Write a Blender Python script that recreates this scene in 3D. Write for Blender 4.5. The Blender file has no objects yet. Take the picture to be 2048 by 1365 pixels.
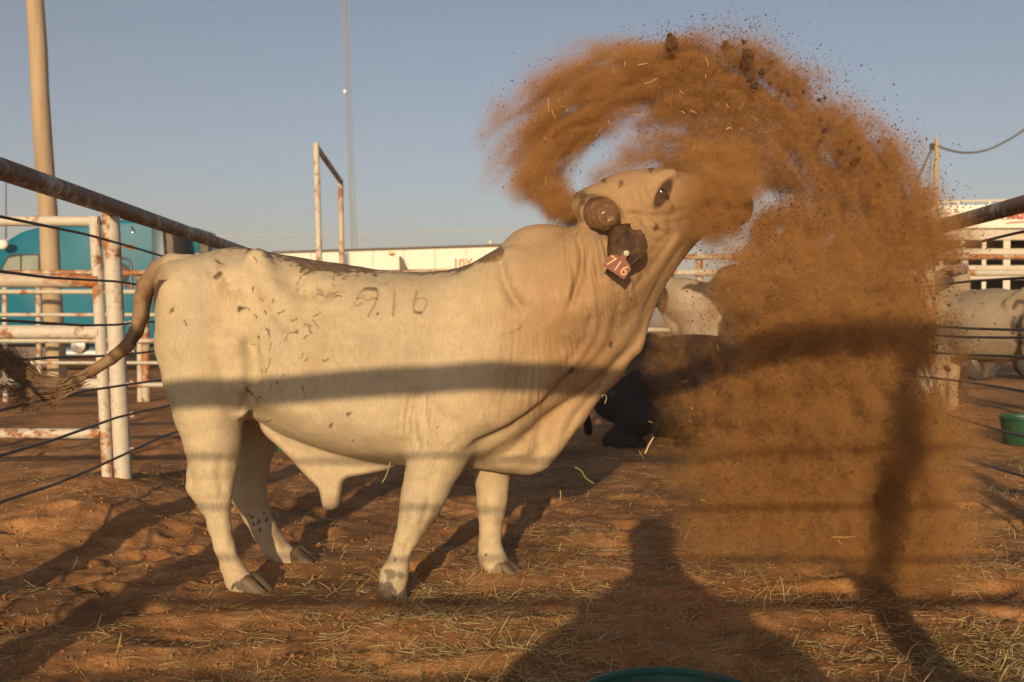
import bpy, bmesh, math, random, sys, os
import numpy as np
from mathutils import Vector, Matrix, Euler

random.seed(7)
rng = np.random.default_rng(11)
SC = bpy.context.scene
C = SC.collection

# ------------------------------------------------------------------ camera
LENS, EYE, F = 35.0, 1.18, 2048 * 35.0 / 36.0      # F: focal length in photo pixels (2048 wide)
HORIZON = 645.0
PITCH = math.atan((682.5 - HORIZON) / F)
cam_d = bpy.data.cameras.new('camera')
cam = bpy.data.objects.new('camera', cam_d)
C.objects.link(cam)
cam.location = (0, 0, EYE)
cam.rotation_euler = (math.pi / 2 - PITCH, 0, 0)
cam_d.sensor_width = 36.0
cam_d.lens = LENS
cam_d.clip_start = 0.02
cam_d.clip_end = 5000
cam_d.dof.use_dof = True
cam_d.dof.focus_distance = 4.35
cam_d.dof.aperture_fstop = 3.2
SC.camera = cam

# ------------------------------------------------------------------ sun and sky
SUN_EL, SUN_AZ = math.radians(12.4), math.radians(7.9)   # light travels +Y, SUN_AZ to the right, downward by SUN_EL
sun_d = bpy.data.lights.new('sun', 'SUN')
sun_d.energy = 5.0
sun_d.color = (1.0, 0.73, 0.41)
sun_d.angle = math.radians(0.53)
sun = bpy.data.objects.new('sun', sun_d)
C.objects.link(sun)
ldir = Vector((math.sin(SUN_AZ) * math.cos(SUN_EL), math.cos(SUN_AZ) * math.cos(SUN_EL), -math.sin(SUN_EL)))
sun.rotation_euler = ldir.to_track_quat('-Z', 'Y').to_euler()
sun.location = (0, -20, 12)

world = bpy.data.worlds.new('World')
SC.world = world
world.use_nodes = True
wn, wl = world.node_tree.nodes, world.node_tree.links
wn.clear()
w_out = wn.new('ShaderNodeOutputWorld')
w_bg = wn.new('ShaderNodeBackground')
w_sky = wn.new('ShaderNodeTexSky')
w_sky.sky_type = 'NISHITA'
w_sky.sun_disc = False
w_sky.sun_elevation = SUN_EL
w_sky.sun_rotation = math.atan2(-ldir.x, -ldir.y)        # the sun stands behind the camera
w_sky.altitude = 900
w_sky.air_density = 1.0
w_sky.dust_density = 3.0
w_sky.ozone_density = 2.0
w_bg.inputs['Strength'].default_value = 0.095
w_hs = wn.new('ShaderNodeHueSaturation')                  # dusty evening sky: paler than clear air
w_hs.inputs['Saturation'].default_value = 0.76
wl.new(w_sky.outputs[0], w_hs.inputs['Color'])
wl.new(w_hs.outputs[0], w_bg.inputs['Color'])
wl.new(w_bg.outputs[0], w_out.inputs['Surface'])

SC.render.engine = 'CYCLES'
SC.cycles.use_denoising = True
SC.cycles.max_bounces = 8
SC.cycles.diffuse_bounces = 3
SC.cycles.glossy_bounces = 3
SC.cycles.transparent_max_bounces = 24
SC.cycles.volume_bounces = 3
SC.cycles.volume_step_rate = 1.0
SC.cycles.volume_max_steps = 512
SC.cycles.sample_clamp_indirect = 6.0
SC.view_settings.view_transform = 'Standard'
SC.view_settings.look = 'None'
SC.view_settings.exposure = 0.04
SC.view_settings.gamma = 1.0
SC.view_settings.use_curve_mapping = False

# ------------------------------------------------------------------ helpers: places
_cp, _sp = math.cos(PITCH), math.sin(PITCH)


def at(px, py, depth):
    """World point seen at photo pixel (px, py) at distance depth along +Y."""
    a, b = (px - 1024.0) / F, -(py - 682.5) / F
    dy, dz = _cp + b * _sp, -_sp + b * _cp
    t = depth / dy
    return Vector((a * t, depth, EYE + dz * t))


def ground_at(px, py, z=0.0):
    a, b = (px - 1024.0) / F, -(py - 682.5) / F
    dy, dz = _cp + b * _sp, -_sp + b * _cp
    t = (z - EYE) / dz
    return Vector((a * t, dy * t, z))


def to_px(P):
    """Photo pixels of an (n,3) array of world points."""
    x, y, z = P[:, 0], P[:, 1], P[:, 2] - EYE
    fw = y * _cp - z * _sp
    up = y * _sp + z * _cp
    return 1024 + F * x / fw, 682.5 - F * up / fw


# ------------------------------------------------------------------ helpers: noise
_perm = np.random.default_rng(5).permutation(256).astype(np.int32)
_perm = np.concatenate([_perm, _perm, _perm])
_grad = np.random.default_rng(6).normal(size=(256, 3)).astype(np.float32)
_grad /= np.linalg.norm(_grad, axis=1)[:, None]


def perlin(x, y, z=0.0):
    x, y, z = np.broadcast_arrays(np.asarray(x, np.float32), np.asarray(y, np.float32), np.asarray(z, np.float32))
    xi, yi, zi = np.floor(x).astype(np.int32), np.floor(y).astype(np.int32), np.floor(z).astype(np.int32)
    xf, yf, zf = x - xi, y - yi, z - zi
    u, v, w = (f * f * f * (f * (f * 6 - 15) + 10) for f in (xf, yf, zf))
    xi, yi, zi = xi & 255, yi & 255, zi & 255

    def g(dx, dy, dz):
        h = _perm[_perm[_perm[xi + dx] + yi + dy] + zi + dz]
        gr = _grad[h]
        return gr[..., 0] * (xf - dx) + gr[..., 1] * (yf - dy) + gr[..., 2] * (zf - dz)
    a = g(0, 0, 0) + u * (g(1, 0, 0) - g(0, 0, 0))
    b = g(0, 1, 0) + u * (g(1, 1, 0) - g(0, 1, 0))
    c = g(0, 0, 1) + u * (g(1, 0, 1) - g(0, 0, 1))
    d = g(0, 1, 1) + u * (g(1, 1, 1) - g(0, 1, 1))
    e = a + v * (b - a)
    f2 = c + v * (d - c)
    return (e + w * (f2 - e)) * 1.5


def fbm(x, y, z=0.0, octaves=4, gain=0.5, lac=2.03):
    s, a = 0.0, 1.0
    for i in range(octaves):
        s = s + a * perlin(x * lac ** i + 17.3 * i, y * lac ** i - 9.1 * i, np.asarray(z) * lac ** i + 4.7 * i)
        a *= gain
    return s


def sstep(a, b, x):
    t = np.clip((x - a) / (b - a), 0, 1)
    return t * t * (3 - 2 * t)


# ------------------------------------------------------------------ helpers: objects
def tag(o, label=None, category=None, group=None, kind=None):
    if label: o['label'] = label
    if category: o['category'] = category
    if group: o['group'] = group
    if kind: o['kind'] = kind
    return o


def empty(name, loc=(0, 0, 0), label=None, category=None, group=None):
    o = bpy.data.objects.new(name, None)
    o.empty_display_size = 0.1
    C.objects.link(o)
    o.location = loc
    return tag(o, label, category, group)


def mesh_from(name, V, faces, mat=None, parent=None, smooth=False):
    me = bpy.data.meshes.new(name)
    me.from_pydata([tuple(v) for v in V], [], [tuple(f) for f in faces])
    me.update()
    return link_mesh(name, me, mat, parent, smooth)


def link_mesh(name, me, mat=None, parent=None, smooth=False):
    o = bpy.data.objects.new(name, me)
    C.objects.link(o)
    if mat is not None:
        me.materials.append(mat)
    if smooth:
        me.polygons.foreach_set('use_smooth', np.ones(len(me.polygons), bool))
    if parent is not None:
        put_under(o, parent)
    return o


def put_under(o, parent):
    """Parent o, keeping where it stands (all geometry here is given in world coordinates)."""
    m = Matrix.Identity(4)
    p = parent
    while p is not None:
        m = Matrix.LocRotScale(p.location, p.rotation_euler, p.scale) @ m
        p = p.parent
    o.parent = parent
    loc, rot, sca = (m.inverted() @ Matrix.LocRotScale(o.location, o.rotation_euler, o.scale)).decompose()
    o.location, o.rotation_euler, o.scale = loc, rot.to_euler(), sca


def big_mesh(name, V, quads, mat=None, parent=None, smooth=True):
    """Fast mesh of equal-sized faces from numpy arrays."""
    V = np.ascontiguousarray(V, np.float32)
    Q = np.ascontiguousarray(quads, np.int32)
    me = bpy.data.meshes.new(name)
    n, k = Q.shape
    me.vertices.add(len(V))
    me.vertices.foreach_set('co', V.ravel())
    me.loops.add(n * k)
    me.loops.foreach_set('vertex_index', Q.ravel())
    me.polygons.add(n)
    me.polygons.foreach_set('loop_start', np.arange(0, n * k, k, dtype=np.int32))
    me.polygons.foreach_set('loop_total', np.full(n, k, np.int32))
    me.update(calc_edges=True)
    return link_mesh(name, me, mat, parent, smooth)


class MB:
    """Collects boxes, bars, tubes and lathes into ONE mesh."""

    def __init__(self):
        self.V, self.Fc = [], []

    def add(self, V, Fc):
        k = len(self.V)
        self.V += [tuple(v) for v in V]
        self.Fc += [tuple(i + k for i in f) for f in Fc]
        return self

    def box(self, lo, hi, M=None, bevel=0.0):
        bm = bmesh.new()
        bmesh.ops.create_cube(bm, size=1.0)
        lo, hi = Vector(lo), Vector(hi)
        for v in bm.verts:
            v.co = Vector(((v.co.x + .5) * (hi.x - lo.x) + lo.x, (v.co.y + .5) * (hi.y - lo.y) + lo.y, (v.co.z + .5) * (hi.z - lo.z) + lo.z))
        if bevel:
            bmesh.ops.bevel(bm, geom=bm.edges[:], offset=bevel, segments=3, affect='EDGES', profile=0.5)
        return self._bm(bm, M)

    def _bm(self, bm, M=None):
        bm.verts.index_update()
        V = [(M @ v.co if M else v.co.copy()) for v in bm.verts]
        Fc = [[v.index for v in f.verts] for f in bm.faces]
        bm.free()
        return self.add(V, Fc)

    def tube(self, pts, r, n=10, caps=True, wob=0.0):
        pts = [Vector(p) for p in pts]
        rs = r if isinstance(r, (list, tuple)) else [r] * len(pts)
        V, Fc = [], []
        t0 = (pts[1] - pts[0]).normalized()
        u = t0.cross(Vector((0, 0, 1)))
        if u.length < 0.05:
            u = t0.cross(Vector((1, 0, 0)))
        u.normalize()
        for i, p in enumerate(pts):
            t = (pts[min(i + 1, len(pts) - 1)] - pts[max(i - 1, 0)]).normalized()
            u = (u - t * u.dot(t)).normalized()
            w = t.cross(u)
            for k in range(n):
                a = 2 * math.pi * k / n
                rr = rs[i] * (1 + (random.uniform(-wob, wob) if wob else 0))
                V.append(p + u * (rr * math.cos(a)) + w * (rr * math.sin(a)))
        for i in range(len(pts) - 1):
            for k in range(n):
                a, b = i * n + k, i * n + (k + 1) % n
                Fc.append((a, b, b + n, a + n))
        if caps:
            Fc.append(tuple(range(n))[::-1])
            Fc.append(tuple((len(pts) - 1) * n + k for k in range(n)))
        return self.add(V, Fc)

    def lathe(self, prof, n=32, M=None, wob=0.0):
        """prof: (r, z) pairs from bottom to top round Z."""
        V, Fc = [], []
        for r, z in prof:
            for k in range(n):
                a = 2 * math.pi * k / n
                V.append(Vector((r * math.cos(a), r * math.sin(a), z)))
        for i in range(len(prof) - 1):
            for k in range(n):
                a, b = i * n + k, i * n + (k + 1) % n
                Fc.append((a, b, b + n, a + n))
        if M:
            V = [M @ v for v in V]
        return self.add(V, Fc)

    def prism(self, poly, y0, y1, M=None):
        """poly: (x, z) outline extruded from y0 to y1."""
        n = len(poly)
        V = [Vector((x, y0, z)) for x, z in poly] + [Vector((x, y1, z)) for x, z in poly]
        Fc = [tuple(range(n)), tuple(range(2 * n - 1, n - 1, -1))] + [(i, i + n, (i + 1) % n + n, (i + 1) % n) for i in range(n)]
        if M:
            V = [M @ v for v in V]
        return self.add(V, Fc)

    def build(self, name, mat=None, parent=None, smooth=False, bevel=0.0):
        o = mesh_from(name, self.V, self.Fc, mat, parent, smooth)
        if smooth:
            o.data.polygons.foreach_set('use_smooth', np.ones(len(o.data.polygons), bool))
            try:
                o.data.set_sharp_from_angle(angle=math.radians(40))
            except Exception:
                pass
        return o


def tree_copy(o, loc=None):
    c = o.copy()
    C.objects.link(c)
    if loc is not None:
        c.location = loc
    for ch in o.children:
        k = ch.copy()
        C.objects.link(k)
        k.parent = c
        for g in ch.children:
            d = g.copy()
            C.objects.link(d)
            d.parent = k
    return c


# ------------------------------------------------------------------ helpers: materials
class Mat:
    def __init__(self, name):
        self.m = bpy.data.materials.new(name)
        self.m.use_nodes = True
        self.n, self.l = self.m.node_tree.nodes, self.m.node_tree.links
        self.b = self.n.get('Principled BSDF')
        self.out = self.n.get('Material Output')

    def node(self, t, **kw):
        x = self.n.new(t)
        for k, v in kw.items():
            setattr(x, k, v)
        return x

    def coords(self, which='Object', scale=(1, 1, 1)):
        t = self.node('ShaderNodeTexCoord')
        mp = self.node('ShaderNodeMapping')
        mp.inputs['Scale'].default_value = scale
        self.l.new(t.outputs[which], mp.inputs['Vector'])
        return mp.outputs[0]

    def noise(self, vec, scale, detail=4, rough=0.55, dist=0.0):
        x = self.node('ShaderNodeTexNoise')
        x.inputs['Scale'].default_value = scale
        x.inputs['Detail'].default_value = detail
        x.inputs['Roughness'].default_value = rough
        x.inputs['Distortion'].default_value = dist
        self.l.new(vec, x.inputs['Vector'])
        return x.outputs['Fac']

    def ramp(self, fac, stops):
        x = self.node('ShaderNodeValToRGB')
        e = x.color_ramp.elements
        while len(e) < len(stops):
            e.new(0.5)
        for i, (p, c) in enumerate(stops):
            e[i].position = p
            e[i].color = (*c, 1) if len(c) == 3 else c
        self.l.new(fac, x.inputs[0])
        return x.outputs[0]

    def mix(self, fac, a, b, mode='MIX'):
        x = self.node('ShaderNodeMix', data_type='RGBA', blend_type=mode)
        for s, v in ((x.inputs[0], fac), (x.inputs[6], a), (x.inputs[7], b)):
            if hasattr(v, 'links'):
                self.l.new(v, s)
            elif isinstance(v, (int, float)):
                s.default_value = v
            else:
                s.default_value = (*v, 1)
        return x.outputs[2]

    def bump(self, h, strength, dist=0.01, normal=None):
        x = self.node('ShaderNodeBump')
        x.inputs['Strength'].default_value = strength
        x.inputs['Distance'].default_value = dist
        self.l.new(h, x.inputs['Height'])
        if normal is not None:
            self.l.new(normal, x.inputs['Normal'])
        return x.outputs[0]

    def set(self, **kw):
        for k, v in kw.items():
            s = self.b.inputs[k.replace('_', ' ')]
            if hasattr(v, 'links'):
                self.l.new(v, s)
            elif isinstance(v, (tuple, list)) and len(v) == 3 and s.type == 'RGBA':
                s.default_value = (*v, 1)
            else:
                s.default_value = v
        return self


def simple_mat(name, col, rough=0.6, metal=0.0, var=0.15, scale=6.0, bump=0.1, coat=0.0, bscale=40):
    m = Mat(name)
    v = m.coords()
    f = m.noise(v, scale, 5, 0.6)
    c = m.ramp(f, [(0.3, tuple(x * (1 - var) for x in col)), (0.7, tuple(min(1, x * (1 + var)) for x in col))])
    m.set(Base_Color=c, Roughness=rough, Metallic=metal)
    if coat:
        m.set(Coat_Weight=coat, Coat_Roughness=0.05)
    if bump:
        m.set(Normal=m.bump(m.noise(v, bscale, 3), bump, 0.004))
    return m.m


def painted_pipe_mat(name, paint, rust=(0.30, 0.12, 0.04), amount=0.5, scale=7.0, dark=(0.10, 0.05, 0.025)):
    """Old chalky paint over rusting steel: rust in blotches, streaks of dark scale."""
    m = Mat(name)
    v = m.coords('Object')
    f1 = m.noise(v, scale, 8, 0.68, 0.4)
    f2 = m.noise(v, scale * 4.3, 5, 0.6)
    f3 = m.noise(v, 2.1, 3, 0.5)
    add = m.node('ShaderNodeMath', operation='ADD')
    mul = m.node('ShaderNodeMath', operation='MULTIPLY')
    m.l.new(f3, mul.inputs[0]); mul.inputs[1].default_value = 0.55
    m.l.new(f1, add.inputs[0]); m.l.new(mul.outputs[0], add.inputs[1])
    t = 0.98 - 0.36 * amount
    mask = m.ramp(add.outputs[0], [(max(0, t - 0.09), (0, 0, 0)), (min(1, t), (1, 1, 1))])
    pc = m.ramp(f2, [(0.25, tuple(x * 0.80 for x in paint)), (0.7, paint)])
    rc = m.ramp(f2, [(0.3, dark), (0.5, rust), (0.75, tuple(min(1, x * 1.7) for x in rust))])
    m.set(Base_Color=m.mix(mask, pc, rc), Roughness=0.62, Normal=m.bump(mask, 0.35, 0.002))
    return m.m
# ------------------------------------------------------------------ implicit surfaces: shapes grown as one skin
class Sdf:
    """A signed field on a grid; shapes are blended in, then one closed skin is drawn through its zero level."""

    def __init__(self, lo, hi, h):
        self.lo, self.h = np.array(lo, np.float32), h
        self.n = np.ceil((np.array(hi) - np.array(lo)) / h).astype(int) + 1
        self.F = np.full(self.n, 1.0, np.float32)

    def _sub(self, lo, hi):
        a = np.clip(np.floor((np.array(lo) - self.lo) / self.h).astype(int), 0, self.n - 1)
        b = np.clip(np.ceil((np.array(hi) - self.lo) / self.h).astype(int) + 1, 1, self.n)
        if np.any(b <= a):
            return None
        sl = tuple(slice(a[i], b[i]) for i in range(3))
        ax = [self.lo[i] + self.h * np.arange(a[i], b[i], dtype=np.float32) for i in range(3)]
        return sl, ax

    def blend(self, sl, d, k, cut=False):
        A = self.F[sl]
        if cut:
            A = -A
        h = np.clip(0.5 + 0.5 * (d - A) / k, 0, 1)
        r = d + (A - d) * h - k * h * (1 - h)
        self.F[sl] = -r if cut else r

    def cone(self, a, b, ra, rb, k=0.03, sy=1.0, cut=False):
        a, b = np.array(a, np.float32), np.array(b, np.float32)
        m = max(ra, rb) * max(1, sy) + 2.2 * k + 0.02
        s = self._sub(np.minimum(a, b) - m, np.maximum(a, b) + m)
        if s is None:
            return self
        sl, (x, y, z) = s
        x, y, z = x[:, None, None] - a[0], (y[None, :, None] - a[1]) / sy, z[None, None, :] - a[2]
        d = b - a
        d[1] /= sy
        L = max(float(d @ d), 1e-9)
        t = np.clip((x * d[0] + y * d[1] + z * d[2]) / L, 0, 1)
        q = np.sqrt((x - t * d[0]) ** 2 + (y - t * d[1]) ** 2 + (z - t * d[2]) ** 2) - (ra + t * (rb - ra))
        self.blend(sl, q, k, cut)
        return self

    def chain(self, pts, k=0.03, sy=1.0):
        """pts: (point, radius)."""
        for (a, ra), (b, rb) in zip(pts, pts[1:]):
            self.cone(a, b, ra, rb, k, sy)
        return self

    def ellipsoid(self, c, r, k=0.03, rot=None, cut=False):
        """rot: 3x3 matrix whose columns are the ellipsoid's axes."""
        c, r = np.array(c, np.float32), np.array(r, np.float32)
        m = float(r.max()) + 2.2 * k + 0.02
        s = self._sub(c - m, c + m)
        if s is None:
            return self
        sl, (x, y, z) = s
        x, y, z = x[:, None, None] - c[0], y[None, :, None] - c[1], z[None, None, :] - c[2]
        if rot is not None:
            R = np.array(rot, np.float32)
            x, y, z = (R[0, i] * x + R[1, i] * y + R[2, i] * z for i in range(3))
        k0 = np.sqrt((x / r[0]) ** 2 + (y / r[1]) ** 2 + (z / r[2]) ** 2)
        k1 = np.sqrt((x / r[0] ** 2) ** 2 + (y / r[1] ** 2) ** 2 + (z / r[2] ** 2) ** 2) + 1e-6
        self.blend(sl, k0 * (k0 - 1) / k1, k, cut)
        return self

    def inflate(self, poly, yc, W, R, k=0.03, blur=0.03):
        """poly: (x, z) outline in the plane, puffed up sideways round y = yc to the half-thickness W; R is how far in from
        the outline it takes to get there. yc, W and R may be functions of (x, z)."""
        P = np.array(poly, np.float32)
        lo, hi = P.min(0), P.max(0)
        s = self._sub((lo[0] - .25, -1e3, lo[1] - .25), (hi[0] + .25, 1e3, hi[1] + .25))
        if s is None:
            return self
        sl, (x, y, z) = s
        X, Z = np.meshgrid(x, z, indexing='ij')
        D = poly_sdf(P, X, Z)                     # negative inside
        if blur:
            D = blur2(D, blur / self.h)
        g = lambda v: v(X, Z).astype(np.float32) if callable(v) else np.full(X.shape, v, np.float32)
        Wg, Rg, Yg = g(W), g(R), g(yc)
        e = np.maximum(Rg + D, 0) / Rg
        yy = (y[None, :, None] - Yg[:, None, :]) / Wg[:, None, :]
        q = np.sqrt(e[:, None, :] ** 2 + yy ** 2) - 1
        q *= np.minimum(Rg, Wg)[:, None, :]
        self.blend(sl, q, k)
        return self

    def mesh(self):
        return surface_nets(self.F, self.lo, self.h)


def poly_sdf(P, X, Z):
    d = np.full(X.shape, 1e9, np.float32)
    ins = np.zeros(X.shape, bool)
    for (ax, az), (bx, bz) in zip(P, np.roll(P, -1, 0)):
        ex, ez = bx - ax, bz - az
        wx, wz = X - ax, Z - az
        t = np.clip((wx * ex + wz * ez) / (ex * ex + ez * ez + 1e-12), 0, 1)
        d = np.minimum(d, (wx - ex * t) ** 2 + (wz - ez * t) ** 2)
        c1 = (az <= Z) & (bz > Z)
        c2 = (az > Z) & (bz <= Z)
        cr = ex * wz - ez * wx
        ins ^= (c1 & (cr > 0)) | (c2 & (cr < 0))
    d = np.sqrt(d)
    return np.where(ins, -d, d)


def blur1(A, sig, ax):
    r = int(max(1, math.ceil(2.5 * sig)))
    w = np.exp(-0.5 * (np.arange(-r, r + 1) / sig) ** 2)
    w = (w / w.sum()).astype(np.float32)
    pad = [(0, 0)] * A.ndim
    pad[ax] = (r, r)
    B = np.pad(A, pad, mode='edge')
    o = np.zeros_like(A)
    n = A.shape[ax]
    for i in range(2 * r + 1):
        s = [slice(None)] * A.ndim
        s[ax] = slice(i, i + n)
        o += w[i] * B[tuple(s)]
    return o


def blur2(A, sig):
    return blur1(blur1(A, sig, 0), sig, 1)


def smooth_poly(pts, n=6):
    """Closed Catmull-Rom outline through pts."""
    P = np.array(pts, float)
    out = []
    N = len(P)
    for i in range(N):
        p0, p1, p2, p3 = P[i - 1], P[i], P[(i + 1) % N], P[(i + 2) % N]
        for t in np.arange(n) / n:
            out.append(0.5 * (2 * p1 + (p2 - p0) * t + (2 * p0 - 5 * p1 + 4 * p2 - p3) * t * t + (3 * p1 - p0 - 3 * p2 + p3) * t ** 3))
    return np.array(out)


def smooth_line(pts, n=8):
    P = np.array(pts, float)
    out = []
    N = len(P)
    for i in range(N - 1):
        p0, p1, p2, p3 = P[max(i - 1, 0)], P[i], P[i + 1], P[min(i + 2, N - 1)]
        for t in np.arange(n) / n:
            out.append(0.5 * (2 * p1 + (p2 - p0) * t + (2 * p0 - 5 * p1 + 4 * p2 - p3) * t * t + (3 * p1 - p0 - 3 * p2 + p3) * t ** 3))
    out.append(P[-1])
    return np.array(out)


def surface_nets(Fd, lo, h):
    S = Fd < 0
    nx, ny, nz = Fd.shape
    c = [S[i:nx - 1 + i, j:ny - 1 + j, k:nz - 1 + k] for i in (0, 1) for j in (0, 1) for k in (0, 1)]
    anyc, allc = c[0].copy(), c[0].copy()
    for q in c[1:]:
        anyc |= q
        allc &= q
    act = anyc & ~allc
    idx = np.argwhere(act)
    ids = np.full(act.shape, -1, np.int32)
    ids[act] = np.arange(len(idx), dtype=np.int32)
    corners = np.array([(i, j, k) for i in (0, 1) for j in (0, 1) for k in (0, 1)])
    val = np.stack([Fd[idx[:, 0] + a, idx[:, 1] + b, idx[:, 2] + g] for a, b, g in corners], 1)
    acc = np.zeros((len(idx), 3), np.float32)
    cnt = np.zeros(len(idx), np.float32)
    for a in range(8):
        for b in range(a + 1, 8):
            if np.abs(corners[a] - corners[b]).sum() != 1:
                continue
            va, vb = val[:, a], val[:, b]
            m = (va < 0) != (vb < 0)
            t = np.where(m, va / np.where(m, va - vb, 1), 0)
            p = corners[a][None] + t[:, None] * (corners[b] - corners[a])[None]
            acc += np.where(m[:, None], p, 0)
            cnt += m
    V = lo[None] + h * (idx + acc / np.maximum(cnt, 1)[:, None])
    quads = []
    for ax in range(3):
        sl0, sl1 = [slice(None)] * 3, [slice(None)] * 3
        sl0[ax], sl1[ax] = slice(0, -1), slice(1, None)
        o1, o2 = [(1, 2), (2, 0), (0, 1)][ax]
        A, B = S[tuple(sl0)], S[tuple(sl1)]
        cross = A != B
        for o in (o1, o2):
            s = [slice(None)] * 3
            s[o] = slice(0, 1)
            cross[tuple(s)] = False
            s[o] = slice(-1, None)
            cross[tuple(s)] = False
        e = np.argwhere(cross)
        if not len(e):
            continue
        flip = A[cross]
        d1, d2 = np.zeros(3, int), np.zeros(3, int)
        d1[o1], d2[o2] = 1, 1
        q = np.stack([ids[tuple((e - u).T)] for u in (d1 + d2, d2, d1 * 0, d1)], 1)
        q[~flip] = q[~flip][:, ::-1]
        quads.append(q)
    Q = np.concatenate(quads)
    return V, Q[(Q >= 0).all(1)]


def vert_normals(V, Q):
    n = np.zeros_like(V)
    a = V[Q[:, 2]] - V[Q[:, 0]]
    b = V[Q[:, 3]] - V[Q[:, 1]] if Q.shape[1] == 4 else V[Q[:, 1]] - V[Q[:, 0]]
    fn = np.cross(a, b)
    for i in range(Q.shape[1]):
        np.add.at(n, Q[:, i], fn)
    return n / (np.linalg.norm(n, axis=1)[:, None] + 1e-12)


def relax(V, Q, it=1, f=0.5):
    for _ in range(it):
        acc, cnt = np.zeros_like(V), np.zeros(len(V), np.float32)
        for i in range(4):
            a, b = Q[:, i], Q[:, (i + 1) % 4]
            for u, w in ((a, b), (b, a)):
                acc[:, 0] += np.bincount(u, V[w, 0], len(V)); acc[:, 1] += np.bincount(u, V[w, 1], len(V)); acc[:, 2] += np.bincount(u, V[w, 2], len(V))
                cnt += np.bincount(u, minlength=len(V))
        V = V + f * (acc / np.maximum(cnt, 1)[:, None] - V)
    return V


def split_quads(V, Q):
    """Each quad into four, smoothed (one Catmull-Clark step)."""
    nv, nf = len(V), len(Q)
    fc = V[Q].mean(1)
    e = np.stack([Q, np.roll(Q, -1, 1)], 2).reshape(-1, 2)
    es = np.sort(e, 1)
    key = es[:, 0].astype(np.int64) * nv + es[:, 1]
    uk, inv, cnt = np.unique(key, return_inverse=True, return_counts=True)
    ea, eb = (uk // nv).astype(int), (uk % nv).astype(int)
    fidx = np.repeat(np.arange(nf), 4)
    fs = np.stack([np.bincount(inv, fc[fidx, i], len(uk)) for i in range(3)], 1)
    mid = (V[ea] + V[eb]) / 2
    ep = np.where((cnt == 2)[:, None], (V[ea] + V[eb] + fs) / 4, mid)
    val = np.bincount(ea, minlength=nv) + np.bincount(eb, minlength=nv)
    qf = np.stack([np.bincount(Q.ravel(), np.repeat(fc[:, i], 4), nv) for i in range(3)], 1)
    cf = np.bincount(Q.ravel(), minlength=nv)
    rm = np.stack([np.bincount(ea, mid[:, i], nv) + np.bincount(eb, mid[:, i], nv) for i in range(3)], 1)
    v_ = np.maximum(val, 1)[:, None]
    nvp = (qf / np.maximum(cf, 1)[:, None] + 2 * rm / v_ + (v_ - 3) * V) / v_
    NV = np.concatenate([nvp, ep, fc])
    ei = inv.reshape(nf, 4) + nv
    ci = np.arange(nf) + nv + len(uk)
    NQ = np.stack([np.stack([Q[:, i], ei[:, i], ci, ei[:, i - 1]], 1) for i in range(4)], 1).reshape(-1, 4)
    return NV.astype(np.float32), NQ.astype(np.int32)


def color_attr(o, name, rgb):
    a = o.data.attributes.new(name, 'FLOAT_COLOR', 'POINT')
    rgba = np.concatenate([rgb, np.ones((len(rgb), 1))], 1).astype(np.float32)
    a.data.foreach_set('color', rgba.ravel())


def float_attr(o, name, v):
    a = o.data.attributes.new(name, 'FLOAT', 'POINT')
    a.data.foreach_set('value', np.asarray(v, np.float32))


def line_dist(px, py, pts):
    """Distance to a polyline and the place along it (0..1)."""
    P = np.array(pts, np.float32)
    seg = np.linalg.norm(np.diff(P, axis=0), axis=1)
    cum = np.concatenate([[0], np.cumsum(seg)])
    best, pos = np.full(px.shape, 1e9, np.float32), np.zeros(px.shape, np.float32)
    for i in range(len(P) - 1):
        ex, ey = P[i + 1] - P[i]
        t = np.clip(((px - P[i, 0]) * ex + (py - P[i, 1]) * ey) / (ex * ex + ey * ey + 1e-9), 0, 1)
        d = (px - P[i, 0] - t * ex) ** 2 + (py - P[i, 1] - t * ey) ** 2
        m = d < best
        best = np.where(m, d, best)
        pos = np.where(m, (cum[i] + t * seg[i]) / cum[-1], pos)
    return np.sqrt(best), pos
# ------------------------------------------------------------------ the ground of the pen
HOOF_SPOTS = [(508, 1192, 4.31), (604, 1134, 4.84), (786, 1204, 4.20), (1010, 1150, 4.64)]
_r = np.random.default_rng(21)
_prints = []
for _ in range(260):
    y = _r.uniform(2.3, 9.5)
    _prints.append((_r.uniform(-.62, .62) * y + _r.uniform(-.4, .4), y, _r.uniform(.06, .13), _r.uniform(.010, .030), _r.uniform(0, math.pi), _r.uniform(1.1, 1.9)))


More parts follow.
